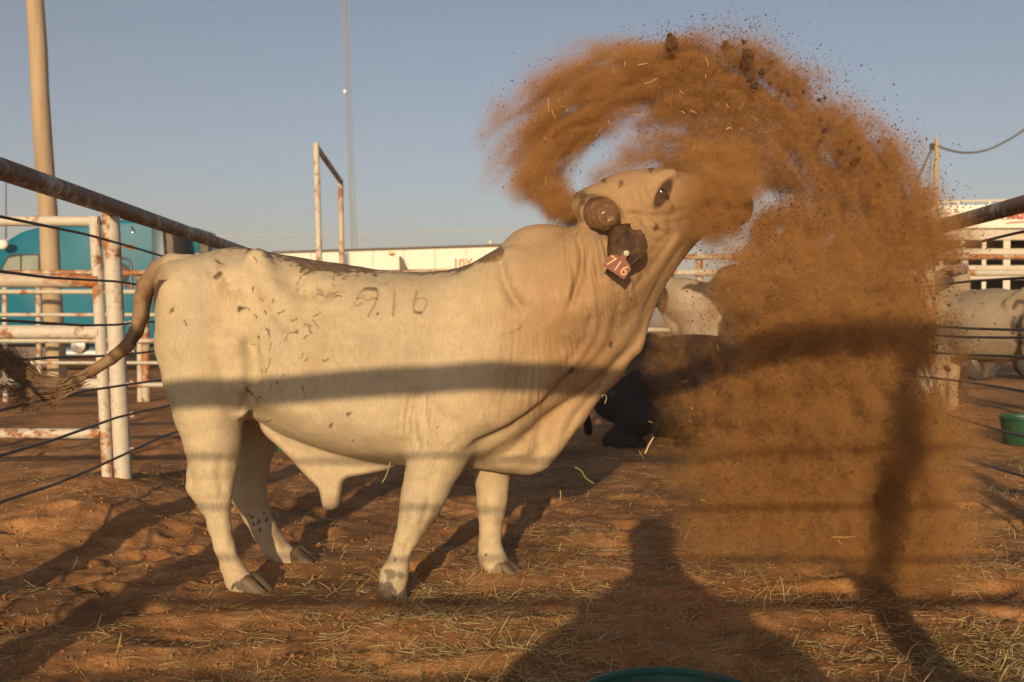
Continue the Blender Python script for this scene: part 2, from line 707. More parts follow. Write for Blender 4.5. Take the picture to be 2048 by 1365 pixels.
def ground_height(x, y):
    x, y = np.asarray(x, np.float32), np.asarray(y, np.float32)
    near = sstep(20, 9, y) * sstep(-14, -3, y)
    h = .030 * fbm(x * .55, y * .75, .3, 3) + .013 * fbm(x * 1.9, y * 2.6, 2.0, 3)
    churn = .5 + .5 * np.clip(fbm(x * .5 + 4, y * .6, 5.5, 2) + .3, 0, 1)
    cl = fbm(x * 7, y * 9, 7.0, 4, .55)
    h = h + churn * (.009 * cl + .010 * np.maximum(0, fbm(x * 14, y * 17, 3.0, 3)) + .0035 * fbm(x * 45, y * 55, 6.0, 2))
    for cx, cy, r, d, a, asp in _prints:
        m = (np.abs(x - cx) < .4) & (np.abs(y - cy) < .4)
        if not m.any():
            continue
        u, v = (x[m] - cx) * math.cos(a) + (y[m] - cy) * math.sin(a), -(x[m] - cx) * math.sin(a) + (y[m] - cy) * math.cos(a)
        q = np.hypot(u / asp, v) / r
        h[m] += d * (-np.exp(-(q ** 4)) + .30 * np.exp(-((q - 1.25) / .3) ** 2))
    h = h * near
    # low banks of soil: along the left fence and against its post, and drifts round the pawed place
    def mound(cx, cy, rx, ry, a):
        return a * np.exp(-((x - cx) / rx) ** 2 - ((y - cy) / ry) ** 2)
    h = h + mound(-2.75, 6.3, .75, 1.1, .16) + mound(-2.3, 5.5, .5, .35, .10) + mound(-3.1, 4.2, .8, .8, .05) + mound(-3.4, 9.5, .9, 2.4, .05)
    h = h + mound(-.25, 3.75, .5, .16, .035) + mound(.35, 3.45, .6, .14, .03) + mound(-1.1, 3.5, .6, .2, .03) + mound(1.15, 4.0, .4, .12, .03) + mound(-.1, 5.6, .35, .14, .05) + mound(.45, 5.35, .25, .12, .05)
    h = h + mound(2.2, 4.6, .7, .35, .04) + mound(3.0, 6.4, .7, .6, .06)
    for px, py, d in HOOF_SPOTS:
        p = at(px, py, d)
        q = np.hypot(x - p.x, y - p.y)
        h = np.where(q < .4, h * sstep(.10, .38, q) +   .022 * sstep(.34, .10, q) * (.8 + .35 * perlin(x * 9, y * 9, 4.0)), h)
    return h


def grid_axis(parts):
    out = []
    for a, b, d in parts:
        n = max(1, int(round((b - a) / d)))
        out += list(np.linspace(a, b, n, endpoint=False))
    return out


gx = grid_axis([(-8, -3.2, .07), (-3.2, 3.4, .0165), (3.4, 8, .07)])
gx = [-3000, -1200, -500, -220, -110, -60, -35, -24, -16, -11] + gx + [8, 11, 16, 24, 35, 60, 110, 220, 500, 1200, 3000]
gy = [-60, -30, -14, -7] + grid_axis([(-4, 2.0, .25), (2.0, 5.2, .0135), (5.2, 7.4, .024), (7.4, 11, .06), (11, 20, .25)]) + [20, 22, 25, 29, 34, 40, 50, 65, 85, 120, 180, 300, 500, 900, 1600, 3000]
gx, gy = np.array(gx, np.float32), np.array(gy, np.float32)
GX, GY = np.meshgrid(gx, gy, indexing='ij')
GZ = ground_height(GX, GY)
nxg, nyg = GX.shape
ii = np.arange(nxg * nyg, dtype=np.int32).reshape(nxg, nyg)
soil = Mat('soil')
v = soil.coords('Object')
s1 = soil.noise(v, .9, 6, .62, .3)
s2 = soil.noise(v, 7.0, 7, .66)
s3 = soil.noise(v, 55, 4, .6)
c = soil.ramp(s2, [(.28, (.235, .113, .044)), (.48, (.42, .202, .080)), (.66, (.54, .290, .130))])
c2 = soil.ramp(s3, [(.25, (.62, .60, .58)), (.6, (1, 1, 1)), (.8, (1.12, 1.1, 1.06))])
c = soil.mix(.8, c, c2, 'MULTIPLY')
c = soil.mix(soil.ramp(s1, [(.46, (0, 0, 0)), (.62, (.85, .85, .85))]), c, (.15, .078, .034))
soil.set(Base_Color=c, Roughness=.95, Normal=soil.bump(s3, .55, .012, soil.bump(s2, .5, .03)))
soil.b.inputs['Specular IOR Level'].default_value = .15
ground = big_mesh('ground', np.stack([GX, GY, GZ], 2).reshape(-1, 3), np.stack([ii[:-1, :-1], ii[1:, :-1], ii[1:, 1:], ii[:-1, 1:]], 2).reshape(-1, 4), soil.m)
tag(ground, kind='structure')


# ------------------------------------------------------------------ litter: straw, crumbs of soil
def stalks(n, seed, sampler, lmin, lmax, wid, up=0.0):
    """n bent straws as one mesh: three-sided, two joints."""
    r = np.random.default_rng(seed)
    x, y = sampler(r, n)
    n = len(x)
    L = r.uniform(lmin, lmax, n) * np.where(r.random(n) < .12, 1.7, 1)
    az = r.normal(0, 1, n) * .9 + np.where(r.random(n) < .5, 0, math.pi / 2)
    el = np.abs(r.normal(0, .10 + up, n))
    el = np.where(r.random(n) < .10, r.uniform(.3, 1.1, n), el)
    d = np.stack([np.cos(az) * np.cos(el), np.sin(az) * np.cos(el), np.sin(el)], 1)
    z = ground_height(x, y) + .004
    p0 = np.stack([x, y, z], 1)
    bend = r.normal(0, .18, (n, 3)); bend[:, 2] = np.abs(bend[:, 2]) * .4
    p1 = p0 + d * (L * .5)[:, None] + bend * (L * .35)[:, None]
    p2 = p0 + d * L[:, None]
    for p in (p1, p2):
        p[:, 2] = np.maximum(p[:, 2], ground_height(p[:, 0], p[:, 1]) + .003)
    side = np.cross(d, [0, 0, 1.]); side /= np.linalg.norm(side, axis=1)[:, None] + 1e-6
    upv = np.cross(side, d)
    w = r.uniform(.5, 1.15, n) * wid
    V = []
    for p, k in ((p0, 1), (p1, 1), (p2, .55)):
        for a in (0, 2.1, 4.2):
            V.append(p + side * (np.cos(a) * w * k)[:, None] + upv * (np.sin(a) * w * k * .6)[:, None])
    V = np.stack(V, 1).reshape(-1, 3)
    base = (np.arange(n) * 9)[:, None]
    Q = np.concatenate([base + np.array(q) for q in ((0, 1, 4, 3), (1, 2, 5, 4), (2, 0, 3, 5), (3, 4, 7, 6), (4, 5, 8, 7), (5, 3, 6, 8))])
    shade = np.repeat(r.beta(2, 2, n), 9)
    return V, Q, shade


straw_m = Mat('straw')
sa = straw_m.node('ShaderNodeAttribute', attribute_name='shade')
straw_m.set(Base_Color=straw_m.ramp(sa.outputs['Fac'], [(.1, (.20, .14, .055)), (.4, (.44, .32, .135)), (.8, (.64, .50, .25)), (1, (.38, .38, .15))]), Roughness=.55)


def straw_field(r, n):
    out = []
    while len(out) < n:
        y = 2.35 + (r.random(4000) ** 1.25) * 8.2
        x = (r.uniform(-.60, .60, 4000)) * y
        px = 1024 + F * x / y
        dens = .30 + .5 * sstep(-.1, .5, fbm(x * 1.3, y * 1.9, 3.3, 3)) + .7 * sstep(.15, .55, fbm(x * 2.6 + 9, y * 3.4, 1.1, 2))
        dens *= .30 + .7 * sstep(500, 1000, px + (5 - y) * 160)
        dens *= .45 + .55 * sstep(6.2, 3.6, y) + .5 * sstep(.8, 2.6, x) * sstep(4.9, 3.6, y)
        k = r.random(4000) < dens
        out += list(zip(x[k], y[k]))
    a = np.array(out[:n], np.float32)
    return a[:, 0], a[:, 1]


def matted(r, n):
    y = 2.35 + r.random(n) ** 1.5 * 1.5
    x = r.uniform(-.6, .6, n) * y
    k = fbm(x * 1.8 + 3, y * 2.6, 8.0, 3) + .25 * sstep(-.6, .6, x) > .02
    return x[k].astype(np.float32), y[k].astype(np.float32)


V, Q, sh = stalks(17000, 4, straw_field, .015, .085, .0018)
V2, Q2, sh2 = stalks(15000, 14, matted, .010, .050, .0013)
V, Q, sh = np.concatenate([V, V2]), np.concatenate([Q, Q2 + len(V)]), np.concatenate([sh, sh2 * .7])
straw = big_mesh('straw_litter', V, Q, straw_m.m, None, False)
float_attr(straw, 'shade', sh)
tag(straw, 'scattered dry straw lying over the churned red soil', 'straw', kind='stuff')


def crumbs(n, seed, pos, r0, r1):
    r = np.random.default_rng(seed)
    if r1 > .008:
        bm = bmesh.new()
        bmesh.ops.create_icosphere(bm, subdivisions=1, radius=1.0)
        bm.verts.index_update()
        octa = np.array([v.co[:] for v in bm.verts])
        f = np.array([[v.index for v in q.verts] for q in bm.faces])
        bm.free()
    else:
        octa = np.array([(1, 1, 1), (-1, -1, 1), (-1, 1, -1), (1, -1, -1)], float) * .75
        f = np.array([(0, 2, 1), (0, 1, 3), (0, 3, 2), (1, 2, 3)])
    s = r0 + (r1 - r0) * r.random(n) ** 3
    V = octa[None] * (s[:, None, None] * r.uniform(.6, 1.2, (n, len(octa), 1)) * r.uniform(.6, 1.3, (n, 1, 3))) + r.normal(0, .12, (n, len(octa), 3)) * s[:, None, None]
    a = r.uniform(0, 6.3, n)
    c_, s_ = np.cos(a)[:, None], np.sin(a)[:, None]
    V = np.stack([V[..., 0] * c_ - V[..., 1] * s_, V[..., 0] * s_ + V[..., 1] * c_, V[..., 2]], 2) + pos[:, None, :]
    return V.reshape(-1, 3), (np.arange(n)[:, None, None] * len(octa) + f[None]).reshape(-1, 3)


n = 5500
cy = 2.35 + rng.random(n) ** 1.4 * 5.5
cx = rng.uniform(-.6, .6, n) * cy
V, Q = crumbs(n, 8, np.stack([cx, cy, ground_height(cx.astype(np.float32), cy.astype(np.float32)) + .002], 1), .003, .012)
crumb = big_mesh('soil_crumbs', V, Q, soil.m, None, False)
tag(crumb, 'loose crumbs of red soil strewn over the pen', 'soil', kind='stuff')
# ------------------------------------------------------------------ pipe fences and gates
white_pipe = painted_pipe_mat('chipped_white_paint', (.56, .51, .44), amount=.16)
rusty_pipe = painted_pipe_mat('rusted_white_paint', (.50, .43, .34), amount=.55, scale=4)
rail_pipe = painted_pipe_mat('weathered_rail', (.42, .365, .31), rust=(.17, .095, .055), amount=.55, scale=11)
cable_m = simple_mat('steel_cable', (.12, .10, .09), .6, .4, var=.3, scale=40, bump=.2)
far_pipe = painted_pipe_mat('far_white_paint', (.52, .47, .39), amount=.2, scale=3)

CABLE_H = [1.67, 1.42, 1.175, .985, .78, .575, .345]
rr = random.Random(5)


def pipe(name, a, b, r, mat, parent, n=14, seg=1, sag=0.0):
    a, b = Vector(a), Vector(b)
    mb = MB()
    pts = [a.lerp(b, i / seg) - Vector((0, 0, sag * 4 * (i / seg) * (1 - i / seg))) for i in range(seg + 1)]
    mb.tube(pts, r, n)
    return mb.build(name, mat, parent, True)


def post(name, base, top, r, mat, parent, cap=True):
    mb = MB()
    base, top = Vector(base), Vector(top)
    mb.tube([base, base.lerp(top, .5), top], r, 16)
    return mb.build(name, mat, parent, True)


def eyelet(p, parent):
    mb = MB()
    mb.tube([p + Vector((.013 * math.cos(a), 0, .013 * math.sin(a))) for a in np.linspace(0, 2 * math.pi, 11)], .007, 6, False)
    mb.tube([p + Vector((-.05, .0, 0)), p + Vector((-.02, 0, 0))], .008, 6)
    return mb.build('eyelet', rusty_pipe, parent, True)


# left fence: runs away from the lens past the post beside the gate
LA, LB = Vector((-2.18, -.12, 0)), Vector((-3.07, 14.4, 0))
def left_at(y): return LA.lerp(LB, (y - LA.y) / (LB.y - LA.y))
lf = empty('pipe_fence', left_at(6.5), 'left pipe and cable fence, its grey top rail running away behind the white bull', 'fence', 'fences of the pen')
pa, pb = left_at(-.0), left_at(14.3)
TOP_L = 1.925
pipe('top_rail', (pa.x, pa.y, TOP_L), (pb.x, pb.y, TOP_L), .056, rail_pipe, lf, 18, 8)
for y in (3.15, 6.5, 10.1, 14.3):
    p = left_at(y)
    lean = Vector((-.06, 0, 0))
    post('post', (p.x + .055, p.y, -.2), (p.x - .03, p.y, TOP_L - .03), .055, white_pipe if y < 9 else rusty_pipe, lf) if y > 4 else post('post', (p.x, p.y, -.2), (p.x, p.y, TOP_L - .03), .10, white_pipe, lf)
    if y < 11:
        for h in CABLE_H:
            eyelet(Vector((p.x + .10, p.y, h)), lf)
for h in CABLE_H:
    pts = []
    for i, y in enumerate(np.linspace(.1, 14.2, 29)):
        p = left_at(float(y))
        pts.append((p.x + .115 + rr.uniform(-.004, .004), p.y, h - .012 * math.sin(y * 2.1 + h * 7) + rr.uniform(-.004, .004)))
    mb = MB(); mb.tube(pts, .0078, 6)
    mb.build('cable', cable_m, lf, True)

# the white gate that hangs on that post
gp = left_at(6.5)
gate = empty('pipe_gate', (gp.x - .15, 6.46, .3), 'chipped white pipe gate with five rails standing beside the left fence post', 'gate')
gx1 = gp.x - .088
gh = [at(100, yy, 6.46).z for yy in (443, 562, 665, 768, 868)]
post('stile', (gx1 + .045, 6.46, .12), (gx1 - .030, 6.46, gh[0] + .03), .035, white_pipe, gate)
post('stile', (gx1 - 2.6, 6.46, .1), (gx1 - 2.65, 6.46, gh[0] + .03), .040, white_pipe, gate)
for i, h in enumerate(gh):
    r = .046 if i in (1, 2) else .034
    pipe('rail', (gx1 - 2.62, 6.46 + .001 * i, h + .01), (gx1, 6.46 + .001 * i, h), r, rusty_pipe if i == 1 else white_pipe, gate, 14, 6)
for k in (.9, 1.75):
    post('brace', (gx1 - k, 6.47, gh[4]), (gx1 - k, 6.47, gh[0]), .02, white_pipe, gate)

# right fence
RA, RB = Vector((2.47, -.12, 0)), Vector((2.95, 7.1, 0))
def right_at(y): return RA.lerp(RB, (y - RA.y) / (RB.y - RA.y))
rf = empty('pipe_fence', right_at(5), 'right pipe and cable fence, its dark top rail ending at the sand cloud', 'fence', 'fences of the pen')
TOP_R = 1.85
p0, p1 = right_at(0), right_at(7.1)
pipe('top_rail', (p0.x, p0.y, TOP_R), (p1.x, p1.y, TOP_R - .015), .049, rail_pipe, rf, 18, 6)
for y in (3.6, 7.1):
    p = right_at(y)
    post('post', (p.x, p.y, -.2), (p.x, p.y, TOP_R - .03), .060, rusty_pipe, rf)
    for h in CABLE_H:
        eyelet(Vector((p.x - .0, p.y - .07, h)), rf)
for k, h in enumerate([1.66, 1.42, 1.16, 1.10, .985, .80, .575, .345]):
    pts = []
    for y in np.linspace(.1, 7.1, 15):
        p = right_at(float(y))
        hh = h - .012 * math.sin(y * 1.7 + h * 9) - (.05 * (1 - y / 7.1) if k == 2 else 0)
        pts.append((p.x - .075, p.y, hh))
    mb = MB(); mb.tube(pts, .0085, 6)
    mb.build('cable', cable_m, rf, True)

# near fence: the photographer kneels behind it; it shades the bull and the ground
nf = empty('pipe_fence', (.6, -.14, 0), 'near pipe and cable fence that shades the bull and ground', 'fence', 'fences of the pen')
TOP_N = 1.875
pipe('top_rail', (-2.18, -.14, 1.834), (2.45, -.14, 2.03), .060, rail_pipe, nf, 18, 4)
for x, r in ((-2.22, .125), (.96, .078), (2.47, .065)):
    post('post', (x, -.14, -.2), (x, -.14, 1.825 + .0424 * (x + 2.38) - .03), r, white_pipe, nf)
for h, r in ((1.60, .0095), (1.385, .0095), (1.165, .0095), (.985, .021), (.78, .011), (.575, .0095), (.345, .0095)):
    if abs(h - 1.165) < .01:
        pipe('cable', (-2.16, -.23, h), (2.45, -.23, h), r, cable_m, nf, 8, 6, .01)
    else:
        pipe('cable', (-2.16, -.225, h), (2.45, -.225, h), r, cable_m, nf, 8, 6, .01)

# back fence far left, rails and uprights
Zb = 14.75
bf = empty('pipe_fence', at(283, 805, Zb) * 1, 'far rusty white pipe fence with thin rails in front of the blue truck', 'fence', 'fences of the pen')
xl, xr = at(-120, 600, Zb).x, at(1000, 600, Zb).x
for yy, r, m in ((546, .042, rusty_pipe), (584, .036, far_pipe), (630, .028, far_pipe), (682, .034, far_pipe), (726, .026, far_pipe), (770, .036, far_pipe)):
    h = at(100, yy, Zb).z
    pipe('rail', (xl, Zb, h), (xr, Zb, h), r, m, bf, 10, 6)
for px_, r, m in ((5, .04, far_pipe), (73, .042, far_pipe), (276, .045, far_pipe), (287, .062, rusty_pipe), (520, .06, rusty_pipe), (740, .06, rusty_pipe), (930, .06, rusty_pipe)):
    x = at(px_, 650, Zb).x
    post('post', (x, Zb + .075, -.1), (x, Zb + .075, at(100, 540 if r < .05 else 552, Zb).z), r, m, bf)

# back fence far right
bf2 = empty('pipe_fence', at(1933, 800, Zb), 'far rusty pipe fence behind the grey bull at the right', 'fence', 'fences of the pen')
xl, xr = at(1010, 600, Zb).x, at(2140, 600, Zb).x
for yy, r in ((514, .042), (546, .050), (600, .034), (660, .034), (715, .034)):
    h = at(100, yy, Zb).z
    pipe('rail', (xl, Zb + .001, h), (xr, Zb + .001, h), r, rusty_pipe if yy == 514 else far_pipe, bf2, 10, 6)
for px_ in (1150, 1400, 1660, 1933, 2120):
    x = at(px_, 650, Zb).x
    post('post', (x, Zb + .09, -.1), (x, Zb + .09, at(100, 505, Zb).z), .055, rusty_pipe, bf2)
sl = empty('pipe_rail', at(1890, 547, 11), 'short rusty rail slanting down to the edge of the sand cloud', 'rail')
pipe('bar', at(1820, 566, 9.5), at(1921, 539, 12.3), .052, rusty_pipe, sl, 12, 3)
mb = MB(); mb.tube([at(1914, 541, 12.25), at(1926, 538, 12.4)], .075, 12)
mb.build('collar', rail_pipe, sl, True)

# tall goal-shaped gate frame
gf = empty('gate_frame', at(640, 786, 16.6), 'tall white gate frame of two posts and a dark crossbar beyond the bull', 'gate frame')
a, b = at(632, 293, 16.6), at(681, 362, 20.7)
b.z = a.z
post('post', (at(645, 560, 16.6).x, 16.6, -.1), a + Vector((0, 0, .05)), .052, white_pipe, gf)
post('post', (at(687, 560, 20.7).x, 20.7, -.1), b + Vector((0, 0, .03)), .056, painted_pipe_mat('white_paint_low_rust', (.54, .47, .37), amount=.35, scale=2), gf)
pipe('crossbar', a, b, .05, rail_pipe, gf)
# ------------------------------------------------------------------ truck, trailers, poles, mast
blue = simple_mat('blue_truck_paint', (.004, .135, .225), .36, .0, var=.10, scale=.5, bump=0, coat=.0)
blue.node_tree.nodes['Principled BSDF'].inputs['Specular IOR Level'].default_value = .10
dkblue = simple_mat('dark_blue_paint', (.008, .05, .11), .4, var=.1, bump=0, coat=.4)
black = simple_mat('black_plastic', (.018, .017, .017), .6, var=.2, bump=.1)
grey_brown = simple_mat('dusty_panel', (.12, .095, .075), .7, var=.2, bump=.1)
chrome = simple_mat('polished_metal', (.55, .53, .50), .18, 1.0, var=.1, bump=.05)
tyre = simple_mat('tyre_rubber', (.03, .027, .025), .85, var=.3, bump=.3)
glass_m = simple_mat('dusty_window', (.20, .23, .19), .15, var=.2, scale=2, bump=0, coat=.3)
alu = simple_mat('dusty_aluminium', (.52, .46, .37), .5, .25, var=.12, scale=2.5, bump=.1)
alu_post = simple_mat('aluminium_post', (.60, .54, .45), .5, .2, var=.1, scale=4, bump=.1)
trailer_white = simple_mat('trailer_white', (.80, .76, .68), .45, var=.04, scale=1.5, bump=0)
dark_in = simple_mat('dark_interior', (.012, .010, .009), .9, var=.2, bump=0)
red_paint = simple_mat('red_lettering', (.55, .10, .055), .5, var=.1, bump=0)
grey_paint = simple_mat('grey_lettering', (.33, .34, .32), .5, var=.2, bump=0)
amber = simple_mat('amber_lens', (.75, .33, .04), .3, var=.1, bump=0)
wood = Mat('weathered_pole')
wv = wood.coords('Object', (9, 9, .35))
wf = wood.noise(wv, 2.2, 7, .62, .4)
wf2 = wood.noise(wood.coords('Object', (1, 1, .5)), 1.2, 4, .6)
wood.set(Base_Color=wood.mix(.6, wood.ramp(wf, [(.25, (.19, .125, .075)), (.5, (.38, .275, .17)), (.75, (.50, .38, .25))]), wood.ramp(wf2, [(.3, (.30, .21, .13)), (.7, (.48, .37, .25))])), Roughness=.85, Normal=wood.bump(wf, .5, .01))


def side_prism(poly, Z, depth, name, mat, parent, bevel=.03, seg=3):
    """Outline given in photo pixels at distance Z, extruded away from the lens and rounded."""
    bm = bmesh.new()
    pts = [at(a, b, Z) for a, b in poly]
    f = [bm.verts.new((p.x, Z, p.z)) for p in pts]
    g = [bm.verts.new((p.x, Z + depth, p.z)) for p in pts]
    bm.faces.new(f); bm.faces.new(g[::-1])
    n = len(f)
    for i in range(n):
        bm.faces.new((f[i], g[i], g[(i + 1) % n], f[(i + 1) % n]))
    bmesh.ops.recalc_face_normals(bm, faces=bm.faces)
    if bevel:
        bmesh.ops.bevel(bm, geom=bm.edges[:], offset=bevel, segments=seg, affect='EDGES', profile=.5)
    me = bpy.data.meshes.new(name)
    bm.to_mesh(me); bm.free()
    o = link_mesh(name, me, mat, parent, True)
    for f in me.polygons:
        f.use_smooth = not (len(f.vertices) > 4 or f.area > .25)
    me.set_sharp_from_angle(angle=math.radians(50))
    return o


def flat_text(body, px_, py_, Z, hpx, name, mat, parent, bold=0.0, shear=0.0):
    cu = bpy.data.curves.new(name, 'FONT')
    cu.body = body
    cu.size = hpx * Z / F / .70
    cu.extrude = .004
    cu.offset = bold
    cu.shear = shear
    o = bpy.data.objects.new(name, cu)
    C.objects.link(o)
    dg = bpy.context.evaluated_depsgraph_get()
    me = bpy.data.meshes.new_from_object(o.evaluated_get(dg))
    bpy.data.objects.remove(o)
    o = link_mesh(name, me, None, None)
    me.materials.clear(); me.materials.append(mat)
    o.location = at(px_, py_, Z)
    o.rotation_euler = (math.pi / 2, 0, 0)
    put_under(o, parent)
    return o


def wheel(parent, c, r=.5, w=.28):
    M = Matrix.Translation(c) @ Matrix.Rotation(math.pi / 2, 4, 'X')
    mb = MB(); mb.lathe([(r * .55, -w / 2), (r * .9, -w / 2), (r, -w * .36), (r, w * .36), (r * .9, w / 2), (r * .55, w / 2)], 28, M)
    t = mb.build('wheel', tyre, parent, True)
    mb = MB(); mb.lathe([(.001, w * .28), (r * .18, w * .36), (r * .2, w * .2), (r * .5, w * .16), (r * .56, w * .42), (r * .58, w * .3)], 28, M)
    mb.build('rim', chrome, t, True)


Zt = 24.0
tr = empty('truck', at(140, 741, Zt), 'blue semi truck cab with a sleeper parked beyond the far fence', 'truck')
cab = side_prism([(-150, 688), (-150, 575), (-40, 560), (-8, 500), (14, 480), (42, 463), (84, 452), (190, 441), (318, 436), (326, 446), (332, 560), (332, 690)], Zt, 2.45, 'body', blue, tr, .10, 4)
side_prism([(-14, 688), (-14, 540), (4, 505), (92, 500), (93, 688)], Zt - .022, .03, 'door', blue, tr, .012, 2)
side_prism([(2, 561), (2, 536), (14, 514), (24, 509), (77, 508), (80, 512), (80, 561)], Zt - .045, .03, 'window', black, tr, .01, 2)
side_prism([(6, 558), (6, 536), (16, 517), (40, 512), (40, 558)], Zt - .052, .02, 'pane', glass_m, tr, 0)
side_prism([(44, 558), (44, 512), (76, 511), (76, 558)], Zt - .052, .02, 'pane', glass_m, tr, 0)
side_prism([(268, 470), (270, 470), (270, 688), (268, 688)], Zt - .006, .03, 'seam', dkblue, tr, 0)
mb = MB(); mb.tube([at(232, 520, Zt - .02), at(242, 515, Zt - .02), at(255, 518, Zt - .02), at(262, 530, Zt - .02), at(262, 580, Zt - .02)], .035, 8)
mb.build('trim', chrome, tr, True)
side_prism([(236, 564), (234, 545), (238, 530), (248, 527), (256, 534), (257, 552), (252, 565), (243, 568)], Zt - .03, .05, 'vent_window', black, tr, .01, 2)
side_prism([(303, 448), (317, 440), (325, 446), (331, 520), (334, 688), (306, 688)], Zt - .09, .10, 'fairing', simple_mat('faded_blue', (.035, .085, .13), .45, var=.1, bump=0), tr, .02, 2)
side_prism([(330, 442), (343, 444), (349, 520), (350, 688), (335, 688)], Zt + .02, 1.9, 'extender', grey_brown, tr, .02, 2)
side_prism([(354, 520), (352, 460), (362, 452), (394, 456), (402, 500), (402, 560), (354, 560)], Zt + 1.2, 1.6, 'rack', dkblue, tr, .04, 3)
side_prism([(360, 452), (394, 457), (400, 505), (380, 505)], Zt + 1.15, .1, 'rack_panel', blue, tr, .02, 2)
side_prism([(396, 466), (415, 463), (418, 520), (400, 520)], Zt + .9, .35, 'stack', grey_brown, tr, .03, 2)
side_prism([(-150, 692), (520, 692), (520, 712), (-150, 712)], Zt + .4, 1.6, 'frame', black, tr, .02, 2)
mb = MB(); mb.tube([at(118, 708, Zt + .35), at(262, 708, Zt + .35)], .33, 24)
mb.build('fuel_tank', chrome, tr, True)
side_prism([(20, 694), (104, 694), (104, 736), (20, 736)], Zt + .1, .5, 'step', grey_brown, tr, .03, 2)
mb = MB(); mb.lathe([(.001, 0), (.16, .0), (.19, .03), (.17, .06), (.001, .065)], 20, Matrix.Translation(at(158, 692, Zt)) @ Matrix.Rotation(math.pi / 2, 4, 'X'))
mb.build('filler_cap', chrome, tr, True)
mb = MB(); mb.lathe([(.001, -.1), (.10, -.09), (.17, -.03), (.18, .03), (.12, .1), (.001, .11)], 20, Matrix.Translation(at(3, 490, Zt - .35)) @ Matrix.Diagonal((.9, .5, 1.05, 1)))
mb.build('mirror', trailer_white, tr, True)
mb = MB(); mb.tube([at(12, 478, Zt - .2), at(12, 362, Zt - .2)], [.02, .012], 6)
mb.build('antenna', grey_brown, tr)
mb = MB(); mb.tube([at(262, 446, Zt + .1), at(266, 462, Zt - .03), at(266, 466, Zt - .03)], .035, 10)
mb.build('marker_light', chrome, tr, True)
for px_ in (-70, 402, 478):
    c = at(px_, 741, Zt + .3); c.z = .52
    wheel(tr, c)

# long white trailer behind the bull
ZL = 30.5
tl = empty('trailer', at(800, 724, ZL), 'long white trailer with red lettering, its roof line showing over the back of the bull', 'trailer')
def slab(p0, p1, Z0, Z1, ztop, zbot, name, mat, parent, thick=2.4, off=0.0):
    """A wall from photo column p0 (distance Z0) to p1 (distance Z1)."""
    a, b = at(p0, 600, Z0), at(p1, 600, Z1)
    dirv = Vector((b.x - a.x, b.y - a.y, 0)).normalized()
    nrm = Vector((dirv.y, -dirv.x, 0))
    L = (Vector((b.x, b.y, 0)) - Vector((a.x, a.y, 0))).length
    M = Matrix((dirv, -nrm, Vector((0, 0, 1)))).transposed().to_4x4()
    M.translation = Vector((a.x, a.y, 0)) + nrm * off
    mb = MB(); mb.box((0, 0, zbot), (L, thick, ztop), M, .02)
    return mb.build(name, mat, parent)
Z0, Z1 = 32.3, 28.6
slab(545, 1120, Z0, Z1, 3.40, 1.0, 'body', trailer_white, tl)
slab(545, 1120, Z0, Z1, 3.475, 3.402, 'roof_rail', grey_brown, tl, 2.5, .05)
slab(545, 1120, Z0, Z1, 2.80, 2.77, 'trim', alu, tl, .05, .025)
slab(545, 1120, Z0, Z1, 1.0, .8, 'frame', black, tl, 1.5, -.4)
for k in range(9):
    pk = 560 + 62 * k
    zk = 1 / (1 / Z0 + (1 / Z1 - 1 / Z0) * (pk - 545) / 575)
    zk2 = 1 / (1 / Z0 + (1 / Z1 - 1 / Z0) * (pk + 1.3 - 545) / 575)
    slab(pk, pk + 1.3, zk, zk2, 3.39, 1.02, 'seam', alu, tl, .03, .012)
flat_text('10Y', 905, 537, 29.82, 19, 'lettering', simple_mat('faded_orange_lettering', (.62, .25, .14), .6, var=.1, bump=0), tl, .004).rotation_euler.z = -math.atan2(32.3 - 28.6, at(1120, 600, 28.6).x - at(545, 600, 32.3).x)
mb = MB(); mb.box(at(777, 509, 30.55) - Vector((0, .1, 0)), at(788, 504, 30.55) + Vector((0, .1, 0)), None, .02)
mb.build('marker_light', amber, tl)
side_prism([(798, 513), (803, 514), (818, 545), (799, 545)], 30.3, .1, 'bracket', grey_brown, tl, 0)
mb = MB(); mb.lathe([(.001, .12), (.05, .11), (.08, .05), (.08, 0)], 14, Matrix.Translation(at(981, 488, 30)))
mb.build('beacon', alu_post, tl, True)
for px_ in (620, 700):
    c = at(px_, 700, 32); c.z = .5
    wheel(tl, c)

# livestock trailer at the right
ZR = 20.0
lt = empty('livestock_trailer', at(1960, 762, ZR), 'livestock trailer with a white slanted nose, red lettering and rows of dark slots', 'trailer')
XR = 2300
side_prism([(1822, 452), (1830, 436), (1848, 414), (1856, 411), (XR, 402), (XR, 456), (1840, 458)], ZR, 2.4, 'nose', trailer_white, lt, .04, 3)
def strip(y0, y1, name='panel', x0=1838, out=0.0, mat=alu):
    a, b = at(x0, y1, ZR), at(XR, y0, ZR)
    mb = MB(); mb.box((a.x, ZR - out, a.z), (b.x, ZR + .06, b.z), None, .012)
    return mb.build(name, mat, lt)
strip(459.5, 481, out=.03)
strip(497.5, 513.5, out=.02)
strip(531, 560, out=.02)
strip(580, 598); strip(614, 690, out=.02)
for px_, w in ((1842, 9), (1882.5, 9.5), (1925.5, 9.5), (1968.5, 9.5), (2014, 15), (2058, 9.5), (2100, 9.5), (2142, 9.5)):
    a, b = at(px_ - w / 2, 614, ZR), at(px_ + w / 2, 481, ZR)
    mb = MB(); mb.box((a.x, ZR + .004, a.z), (b.x, ZR + .05, b.z), None, .008)
    mb.build('slot_post', alu_post, lt)
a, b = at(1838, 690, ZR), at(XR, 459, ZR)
mb = MB(); mb.box((a.x, ZR + .9, a.z), (b.x, ZR + 2.3, b.z - .05))
